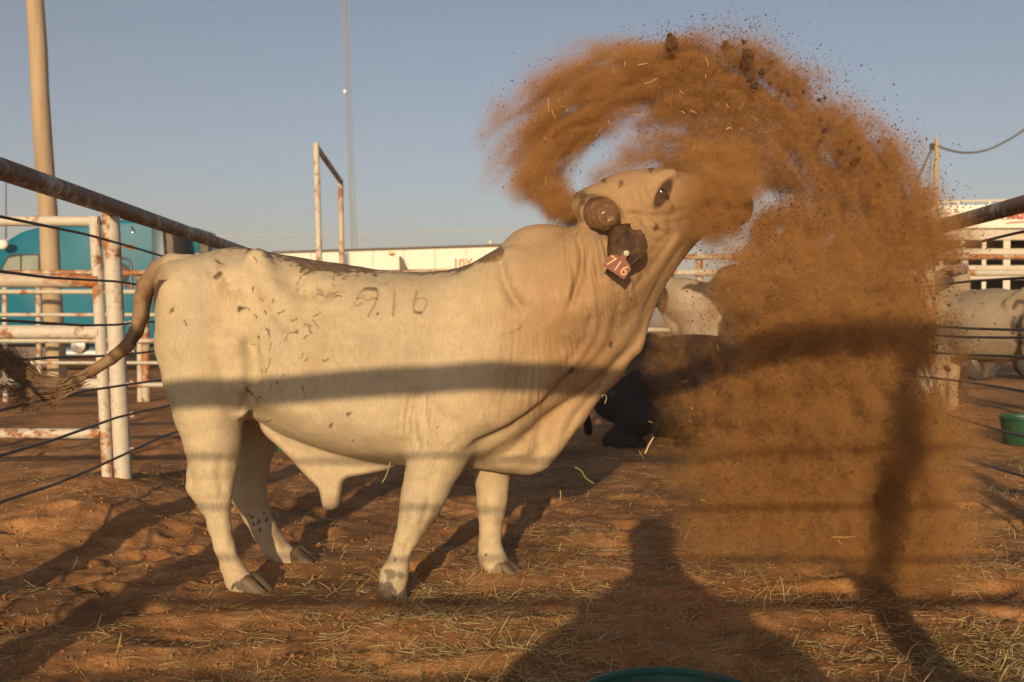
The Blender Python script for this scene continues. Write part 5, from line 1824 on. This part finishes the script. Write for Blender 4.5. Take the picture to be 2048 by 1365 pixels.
def build_dust():
    h = .0108
    lo, hi = np.array([-.30, 3.30, .0], np.float32), np.array([2.22, 5.05, 2.50], np.float32)
    n = np.round((hi - lo) / h).astype(int) + 1
    hi = lo + h * (n - 1)
    xs, ys, zs = (lo[i] + h * np.arange(n[i], dtype=np.float32) for i in range(3))
    X, Z = np.meshgrid(xs, zs, indexing='ij')
    P = np.stack([X.ravel(), np.full(X.size, 4.45, np.float32), Z.ravel()], 1)
    px0, py0 = (a.reshape(X.shape) for a in to_px(P))
    for _ in range(5):                                  # the sheet is tilted: find where each column meets it
        P[:, 1] = (.5 * P[:, 1] + .5 * cloud_depth(px0, py0).ravel())
        px0, py0 = (a.reshape(X.shape) for a in to_px(P))
    # eddies: bend the picture of the cloud before drawing it
    wx = fbm(px0 * .007, py0 * .007, 1.0, 4) * 20
    wy = fbm(px0 * .007, py0 * .007, 9.0, 4) * 20
    px, py = px0 + wx, py0 + wy

    def stroke(pts, wid, amt, soft=1.0):
        L = smooth_line(pts, 6)
        d, t = line_dist(px, py, L)
        k = np.linspace(0, 1, len(wid))
        w = np.interp(t, k, wid)
        return np.interp(t, np.linspace(0, 1, len(amt)), amt) * np.exp(-(d / w) ** (2 * soft))

    def blob(cx, cy, rx, ry, ang=0, p=1.0):
        c, s = math.cos(ang), math.sin(ang)
        u, v = (px - cx) * c + (py - cy) * s, -(px - cx) * s + (py - cy) * c
        return np.exp(-((u / rx) ** 2 + (v / ry) ** 2) ** p)
    r, th = np.hypot(px0 - 1360, py0 - 600), np.arctan2(py0 - 600, px0 - 1360)
    arcs = fbm(r * .022, th * 2.0, 3.0, 4, .6)
    fine = fbm(px0 * .03, py0 * .03, 6.0, 3)
    t = np.zeros(px.shape)
    whip = [(1186, 442), (1150, 428), (1112, 398), (1088, 350), (1084, 292), (1112, 228), (1172, 178), (1250, 142), (1345, 120)]
    t += stroke(whip, [14, 26, 38, 50, 60, 62, 58, 52, 46], [7, 6, 4.4, 3.8, 3.4, 3.4, 3.6, 3.8, 3.5], 1.1)
    t += stroke([(1100, 420), (1040, 340), (1030, 270), (1080, 210), (1170, 160)], [40, 60, 70, 60, 45], [.5, .7, .75, .7, .4])
    t += stroke([(1120, 260), (1230, 190), (1340, 150), (1440, 150), (1530, 195), (1600, 215)], [46, 54, 60, 64, 58, 44], [2.6, 3.6, 4.2, 4.5, 4.4, 4.0], 1.3)
    t += stroke([(1100, 330), (1180, 250), (1300, 190), (1420, 220), (1520, 265), (1640, 310), (1745, 395), (1836, 480)], [30, 28, 46, 76, 92, 92, 80, 54], [2.6, 2.0, 2.5, 4, 4.5, 4.5, 4.4, 3.8], 1.2)
    t += stroke([(1345, 330), (1420, 350), (1470, 310), (1560, 290)], [26, 40, 46, 50], [1.6, 3.2, 3.5, 3.5], 1.1)
    curtain = [(1435, 480), (1490, 430), (1560, 410), (1630, 380), (1700, 380), (1780, 430), (1846, 520), (1872, 640), (1886, 760), (1900, 880), (1898, 1000), (1885, 1090), (1815, 1140), (1680, 1120), (1540, 1070),
               (1460, 1030), (1410, 960), (1425, 860), (1425, 740), (1405, 600)]
    sd = poly_sdf(np.array(smooth_poly(curtain, 4), np.float32), px, py)
    uu, vv = (px0 - py0) * .707, (px0 + py0) * .707
    tuft = fbm(uu * .007, vv * .028, 21.0, 4, .6)          # fingers of sand thrown up and to the right
    sd = sd + 34 * tuft * sstep(1500, 1750, px0)
    blot = 1.25 * fbm(px0 * .0065, py0 * .0065, 31.0, 5, .62)
    t += 2.7 * sstep(46, -80, sd) * np.clip(1 + .95 * blot + .35 * arcs + .3 * fine, .28, 2.6) * (.22 + .78 * sstep(1340, 1590, px0 + 75 * blot + 60 * sstep(760, 560, py0)))
    t += .8 * sstep(150, -60, sd) * sstep(1900, 1700, px0) * sstep(480, 640, py0) * np.clip(1 + .6 * blot, .4, 2)
    t += blob(1432, 440, 40, 50) * 2.2 + blob(1448, 380, 50, 60) * 3.0 + blob(1330, 400, 90, 90) * .1
    t += stroke([(1230, 330), (1300, 310), (1390, 330)], [24, 26, 34], [.5, 1.0, 2.0])
    t += blob(1540, 1075, 260, 70) * .8 + blob(1800, 1060, 110, 110) * 1.5 + blob(1540, 560, 100, 60) * 1.6 + blob(1355, 690, 60, 110) * .40 + blob(1345, 830, 80, 90) * .12
    t += blob(1330, 300, 60, 40) * 1.0 + blob(1200, 330, 50, 60) * .5 + blob(1260, 250, 110, 70) * .75
    # windows through the sand
    for cx, cy, rx, ry, ang, am in ((1248, 246, 84, 30, -.62, .72), (1185, 315, 50, 20, -.95, .6), (1222, 168, 22, 14, -.4, .75), (1550, 396, 58, 15, .35, .7), (1500, 430, 26, 34, .3, .6), (1465, 500, 30, 40, .5, .4),
                                    (1690, 570, 40, 50, .3, .45), (1600, 500, 30, 40, .2, .3), (1398, 730, 12, 70, .05, .7), (1390, 560, 34, 70, .1, .55), (1750, 840, 14, 40, 0, .6), (1160, 380, 16, 40, -.6, .8)):
        t *= 1 - am * blob(cx, cy, rx, ry, ang, 1.2)
    t *= np.clip(1 + .55 * arcs + .25 * fine, .25, 2.2)
    # the right side is torn into crisp tufts, the left fades into spray
    crisp = 4.6 * (1 - np.exp(-(np.maximum(t, 0) / 1.9) ** 2.6))
    k = sstep(1380, 1560, px0) * sstep(760, 560, py0)
    t = t * (1 - k) + crisp * k
    frag = fbm(uu * .018, vv * .05, 41.0, 4, .65)
    t = t * (1 - k) + k * t * sstep(.10, .55, t / 4.6 + .45 * frag)
    t = np.maximum(t - .12, 0) * sstep(.02, .28, t + .14 * fine)
    t *= sstep(1230, 1010, py0 + 75 * blot + 25 * fine) ** .8
    t *= (1 - .62 * blob(1560, 392, 72, 16, .28)) * (1 - .45 * blob(1502, 425, 22, 42, .25)) * (1 - .35 * blob(1700, 575, 40, 50, .3))
    tau = t.astype(np.float32) * 1.25
    yc = cloud_depth(px0, py0) + (.07 + .03 * sstep(1380, 1560, px0) * sstep(480, 640, py0)) * fbm(px0 * .006, py0 * .006, 12.0, 3)
    sg = (.10 + .05 * sstep(1380, 1600, px0) * sstep(420, 640, py0) + .03 * sstep(1400, 1700, px0) + .03 * fbm(px0 * .005, py0 * .005, 15.0, 2)).clip(.05, .24)
    tau = blur2(tau, 1.0)
    up = sstep(640, 420, py0)                              # streaks follow the swing above, fall straight below
    D = np.zeros((n[0], n[1], n[2]), np.float32)
    grain = np.random.default_rng(3)
    I, K = np.nonzero(tau > .015)
    ta, ycs, sgs, ups, rs, ths = (q[I, K] for q in (tau, yc, sg, up, r, th))
    gs = .45 + .5 * sstep(1180, 1480, px0[I, K])
    jc = np.round((ycs - lo[1]) / h).astype(int)
    half = int(math.ceil(2.6 * float(sgs.max()) / h))
    for o in range(-half, half + 1):
        j = jc + o
        m = (j > 0) & (j < n[1] - 1) & (np.abs(o) * h < 2.6 * sgs)
        if not m.any():
            continue
        i_, j_, k_ = I[m], j[m], K[m]
        x, y, z = xs[i_], ys[j_], zs[k_]
        g = np.exp(-.5 * ((y - ycs[m]) / sgs[m]) ** 2) / (2.507 * sgs[m])
        n1_ = fbm(rs[m] * .034 + .5 * y, y * 9, ths[m] * 4.5, 5, .70)
        n2_ = fbm(x * 11 + .6 * y, y * 11, z * 9, 5, .74)
        nz = n1_ * ups[m] + n2_ * (1 - ups[m])
        D[i_, j_, k_] = ta[m] * g * np.clip(1 + 1.7 * nz, .04, 4) * np.exp(gs[m] * grain.standard_normal(len(i_)) - .5 * gs[m] ** 2)
    # puffs: a veil hanging in front of the face, and the thick burst hiding the muzzle
    for (cx, cy, cd, rx, ry, rz), amp in (((1450, 392, 4.02, .105, .09, .105), 30), ((1432, 438, 4.06, .07, .07, .075), 16), ((1350, 420, 4.05, .22, .06, .20), .8), ((1450, 330, 4.12, .12, .09, .08), 14)):
        c = at(cx, cy, cd)
        lo_i = np.maximum(((np.array(c) - lo - 2.3 * np.array([rx, ry, rz])) / h).astype(int), 1)
        hi_i = np.minimum(((np.array(c) - lo + 2.3 * np.array([rx, ry, rz])) / h).astype(int) + 1, n - 1)
        x, y, z = (ax[a0:b0] for ax, a0, b0 in zip((xs, ys, zs), lo_i, hi_i))
        x, y, z = x[:, None, None], y[None, :, None], z[None, None, :]
        q = ((x - c.x) / rx) ** 2 + ((y - c.y) / ry) ** 2 + ((z - c.z) / rz) ** 2
        D[lo_i[0]:hi_i[0], lo_i[1]:hi_i[1], lo_i[2]:hi_i[2]] += amp * np.exp(-q) * np.clip(.9 + 2.0 * fbm(x * 8, y * 8, z * 8, 5, .68), .03, 4) * np.exp(.8 * grain.standard_normal(q.shape) - .32)
    D[D < .02] = 0
    D[:, [0, -1], :] = 0
    D[[0, -1]] = 0
    D[:, :, [-1]] = 0
    return D, lo, hi, n, h, tau, px0, py0


def dust_object(D, lo, hi, n, h):
    me = bpy.data.meshes.new('dust_cloud')
    me.vertices.add(D.size)
    X, Y, Z = np.meshgrid(*(lo[i] + h * np.arange(n[i], dtype=np.float32) for i in range(3)), indexing='ij')
    me.vertices.foreach_set('co', np.stack([X, Y, Z], 3).astype(np.float32).ravel())
    a = me.attributes.new('sand', 'FLOAT', 'POINT')
    a.data.foreach_set('value', D.ravel())
    o = bpy.data.objects.new('dust_cloud', me)
    C.objects.link(o)
    m = bpy.data.materials.new('flying_sand')
    m.use_nodes = True
    m.node_tree.nodes.clear()
    pv = m.node_tree.nodes.new('ShaderNodeVolumePrincipled')
    ou = m.node_tree.nodes.new('ShaderNodeOutputMaterial')
    pv.inputs['Color'].default_value = (.55, .305, .118, 1)
    pv.inputs['Density'].default_value = 1.0
    pv.inputs['Anisotropy'].default_value = -.15
    m.node_tree.links.new(pv.outputs[0], ou.inputs['Volume'])
    me.materials.append(m)
    g = bpy.data.node_groups.new('sand_grid', 'GeometryNodeTree')
    g.interface.new_socket('Geometry', in_out='INPUT', socket_type='NodeSocketGeometry')
    g.interface.new_socket('Geometry', in_out='OUTPUT', socket_type='NodeSocketGeometry')
    N, L = g.nodes, g.links
    gi, go = N.new('NodeGroupInput'), N.new('NodeGroupOutput')
    vc = N.new('GeometryNodeVolumeCube')
    vc.inputs['Min'].default_value = lo
    vc.inputs['Max'].default_value = hi
    for i, ax in enumerate('XYZ'):
        vc.inputs['Resolution ' + ax].default_value = int(n[i])
    pos = N.new('GeometryNodeInputPosition')
    sub = N.new('ShaderNodeVectorMath'); sub.operation = 'SUBTRACT'
    sub.inputs[1].default_value = lo
    scl = N.new('ShaderNodeVectorMath'); scl.operation = 'SCALE'
    scl.inputs['Scale'].default_value = 1 / h
    L.new(pos.outputs[0], sub.inputs[0]); L.new(sub.outputs[0], scl.inputs[0])
    sep = N.new('ShaderNodeSeparateXYZ'); L.new(scl.outputs[0], sep.inputs[0])
    rd = []
    for i in range(3):
        q = N.new('ShaderNodeMath'); q.operation = 'ROUND'
        L.new(sep.outputs[i], q.inputs[0]); rd.append(q.outputs[0])
    def mad(a, b, c):
        q = N.new('ShaderNodeMath'); q.operation = 'MULTIPLY_ADD'
        L.new(a, q.inputs[0]); q.inputs[1].default_value = b; L.new(c, q.inputs[2])
        return q.outputs[0]
    idx = mad(mad(rd[0], float(n[1]), rd[1]), float(n[2]), rd[2])
    na = N.new('GeometryNodeInputNamedAttribute'); na.data_type = 'FLOAT'
    na.inputs['Name'].default_value = 'sand'
    si = N.new('GeometryNodeSampleIndex'); si.data_type = 'FLOAT'; si.domain = 'POINT'
    L.new(gi.outputs[0], si.inputs['Geometry'])
    L.new(na.outputs[0], si.inputs['Value'])
    L.new(idx, si.inputs['Index'])
    L.new(si.outputs[0], vc.inputs['Density'])
    sm = N.new('GeometryNodeSetMaterial'); sm.inputs['Material'].default_value = m
    L.new(vc.outputs[0], sm.inputs[0]); L.new(sm.outputs[0], go.inputs[0])
    md = o.modifiers.new('sand_grid', 'NODES')
    md.node_group = g
    tag(o, 'brown cloud of flung sand arching over the bull and falling as a curtain', 'dust cloud', kind='stuff')
    return o


_D, _lo, _hi, _n, _h, _tau, _tpx, _tpy = build_dust()
dust = dust_object(_D, _lo, _hi, _n, _h)
# ------------------------------------------------------------------ clods, grains and straws in the air
def clod_mesh(seed):
    r = np.random.default_rng(seed)
    bm = bmesh.new()
    bmesh.ops.create_icosphere(bm, subdivisions=2, radius=1.0)
    for v in bm.verts:
        c = np.array(v.co)
        v.co *= float(1 + .55 * fbm(c[0] * 1.1 + seed * 3.1, c[1] * 1.1, c[2] * 1.1, 2) + .35 * perlin(c[0] * 3.5, c[1] * 3.5 + seed, c[2] * 3.5))
    me = bpy.data.meshes.new('dirt_clod')
    bm.to_mesh(me); bm.free()
    me.materials.append(clod_m.m)
    return me


clod_m = Mat('clod_soil')
cn = clod_m.noise(clod_m.coords(), 3.0, 6, .65)
clod_m.set(Base_Color=clod_m.ramp(cn, [(.3, (.10, .045, .018)), (.7, (.24, .115, .048))]), Roughness=.95, Normal=clod_m.bump(cn, .8, .2))
clod_shapes = [clod_mesh(s) for s in range(5)]
CLODS = [(1342, 88, 15, 'biggest clod of soil, torn open, riding on the crest of the sand arch'),
         (1452, 95, 10, 'round clod of soil flying highest, just right of the crest of the sand'),
         (1497, 112, 12, 'dark ragged clod flying right beside the round high clod'),
         (1524, 145, 6.5, 'pea shaped clod below the dark ragged clod')]
others = [(1540, 127, 5), (1487, 84, 4), (1512, 168, 5), (1540, 166, 4.5), (1563, 182, 4), (1508, 172, 7), (1500, 160, 6), (1575, 181, 3), (1607, 184, 3), (1577, 190, 3), (1481, 120, 3), (1641, 240, 4), (1638, 200, 3.5), (1648, 262, 4),
          (1650, 196, 3), (1657, 250, 2.5), (1700, 284, 3), (1758, 284, 4), (1718, 296, 4), (1724, 296, 3), (1683, 305, 4), (1678, 302, 3), (1733, 306, 3.5), (1716, 320, 4), (1708, 318, 4), (1702, 328, 4), (1748, 318, 2.5), (1766, 337, 5), (1772, 336, 3),
          (1752, 353, 3.5), (1778, 363, 5), (1775, 358, 3), (1758, 370, 5), (1765, 380, 4), (1776, 390, 3.5), (1807, 397, 5), (1803, 395, 2.5), (1797, 318, 3), (1784, 311, 2.5), (1730, 345, 3), (1822, 428, 2.5), (1852, 438, 6), (1820, 427, 3), (1845, 415, 2.5),
          (1753, 445, 3), (1870, 507, 4), (1857, 500, 3), (1903, 552, 4), (1900, 546, 5), (1868, 598, 3), (1840, 642, 3), (1898, 611, 3), (1893, 735, 5), (1896, 740, 4), (1799, 834, 6), (1741, 888, 2.5), (1808, 1097, 6), (1830, 560, 4), (1690, 560, 3)]
r3 = random.Random(9)


def LAB(x, y, r):
    where = 'above the crest of the sand arch' if y < 215 and x < 1600 else 'off the shoulder of the sand arch' if y < 275 else 'in the spray beyond the right slope of the sand' if y < 400 else 'in front of the lower right edge of the sand'
    return ('small' if r > 3.6 else 'tiny') + ' clod of soil ' + where


for i, it in enumerate(CLODS + [(a, b, c, None) for a, b, c in others]):
    x, y, r, lab = it
    o = bpy.data.objects.new('dirt_clod', clod_shapes[i % 5])
    C.objects.link(o)
    dep = float(cloud_depth(np.float64(x), np.float64(y))) - r3.uniform(.08, .22)
    o.location = at(x, y, dep)
    s = r * dep / F * 1.12
    o.scale = (s * r3.uniform(.8, 1.15), s * r3.uniform(.8, 1.1), s * r3.uniform(.85, 1.25))
    o.rotation_euler = [r3.uniform(0, 6.28) for _ in range(3)]
    if lab:
        tag(o, lab, 'clod', 'clods of soil in the air')
    else:
        tag(o, LAB(x, y, r), 'clod', 'little clods of soil in the air')

# straws in the air
fly_y = simple_mat('flying_straw', (.44, .33, .145), .55, var=.25, scale=30, bump=0)
fly_g = simple_mat('green_straw', (.28, .29, .10), .55, var=.2, scale=30, bump=0)
STRAWS = [([(1482, 807), (1504, 794), (1510, 790), (1531, 779)], 4.15, .0028, 'long bent pale straw floating in the middle of the falling sand'),
          ([(1706, 737), (1720, 718), (1736, 702)], 4.15, .0026, 'straight straw slanting up right in the sand, below the rail shadow'),
          ([(1290, 908), (1298, 890), (1307, 875)], 4.4, .0045, 'thick short straw hanging before the black lying bull'),
          ([(1150, 935), (1163, 942), (1171, 956), (1187, 967)], 4.2, .0022, 'curled greenish straw floating below the dewlap of the white bull'),
          ([(764, 966), (774, 948), (780, 925)], 4.12, .0020, 'greenish straw dangling beside the sheath of the white bull'),
          ([(1663, 1074), (1690, 1075), (1713, 1073)], 4.1, .0030, 'level pale straw low in the sand near the post shadow'),
          ([(1677, 1082), (1685, 1090)], 4.1, .0035, 'stubby straw just below the level pale straw'),
          ([(1668, 658), (1679, 672), (1690, 686)], 4.2, .0022, 'thin straw slanting down right under the dark rail shadow'),
          ([(1858, 617), (1868, 622), (1878, 630)], 4.2, .0026, 'straw at the right edge of the sand near the grey bull'),
          ([(1454, 259), (1459, 256), (1464, 259)], 4.2, .004, 'short yellow straw in the upper arch of sand')]
for pts, dep, r, lab in STRAWS:
    L = smooth_line(pts, 3)
    mb = MB(); mb.tube([at(a, b, dep + .03 * k / len(L)) for k, (a, b) in enumerate(L)], r, 5)
    tag(mb.build('flying_straw', fly_g if 'greenish' in lab else fly_y, None, True), lab, 'straw', 'straws in the air')
mb = MB()
r4 = random.Random(12)
k = 0
while k < 190:
    x, y = r4.uniform(1090, 1900), r4.uniform(120, 1130)
    i = int(round((at(x, y, 4.45).x - _lo[0]) / _h)); j = int(round((at(x, y, 4.45).z - _lo[2]) / _h))
    if not (0 <= i < _n[0] and 0 <= j < _n[2]) or (_tau[i, j] < .5 and r4.random() > .12):
        continue
    k += 1
    a = r4.uniform(0, 3.14)
    L = r4.choice([3, 4, 5, 7, 9, 12])
    p = at(x, y, 4.22 + r4.uniform(-.15, .25))
    dv = Vector((math.cos(a), r4.uniform(-.4, .4), math.sin(a))) * (L * PXM)
    mb.tube([p - dv, p + Vector((r4.gauss(0, .003), 0, r4.gauss(0, .003))), p + dv], r4.uniform(.0009, .0019), 4, False)
tag(mb.build('straw_chaff', fly_y), 'bits of chaff floating through the sand', 'chaff', kind='stuff')

# grains: the coarse sand one sees singly
r5 = np.random.default_rng(31)
w = np.clip(_tau, 0, 3.5) ** .7
edge = np.abs(np.gradient(_tau, axis=0)) + np.abs(np.gradient(_tau, axis=1))
w = (w * .5 + edge * 1.4) * (.25 + .75 * sstep(1200, 1420, _tpx))
w /= w.sum()
ng = 110000
pick = r5.choice(w.size, ng, p=w.ravel())
gi_, gk_ = np.unravel_index(pick, w.shape)
gpos = np.stack([_lo[0] + (gi_ + r5.random(ng)) * _h + r5.normal(0, .018, ng), 4.36 + r5.normal(0, .14, ng), _lo[2] + (gk_ + r5.random(ng)) * _h + r5.normal(0, .018, ng)], 1)
gpx, gpy = to_px(gpos)
gpos[:, 1] += cloud_depth(gpx, gpy) - 4.45
gpos = gpos[gpos[:, 2] > .02]
V, Q = crumbs(len(gpos), 77, gpos, .0006, .0042)
tag(big_mesh('sand_grains', V, Q, clod_m.m, None, False), 'coarse grains of sand flying with the cloud', 'sand', kind='stuff')
# ------------------------------------------------------------------ dusty evening air: one even volume round the whole place
mb = MB()
mb.box((-420, -80, -1.6), (420, 420, 29))
hz_m = bpy.data.materials.new('dusty_air')
hz_m.use_nodes = True
hz_m.node_tree.nodes.clear()
_pv = hz_m.node_tree.nodes.new('ShaderNodeVolumePrincipled')
_ou = hz_m.node_tree.nodes.new('ShaderNodeOutputMaterial')
_pv.inputs['Color'].default_value = (.95, .85, .76, 1)
_pv.inputs['Density'].default_value = .0015
hz_m.node_tree.links.new(_pv.outputs[0], _ou.inputs['Volume'])
tag(mb.build('haze', hz_m), 'thin dusty haze hanging over the pen', 'haze', kind='stuff')
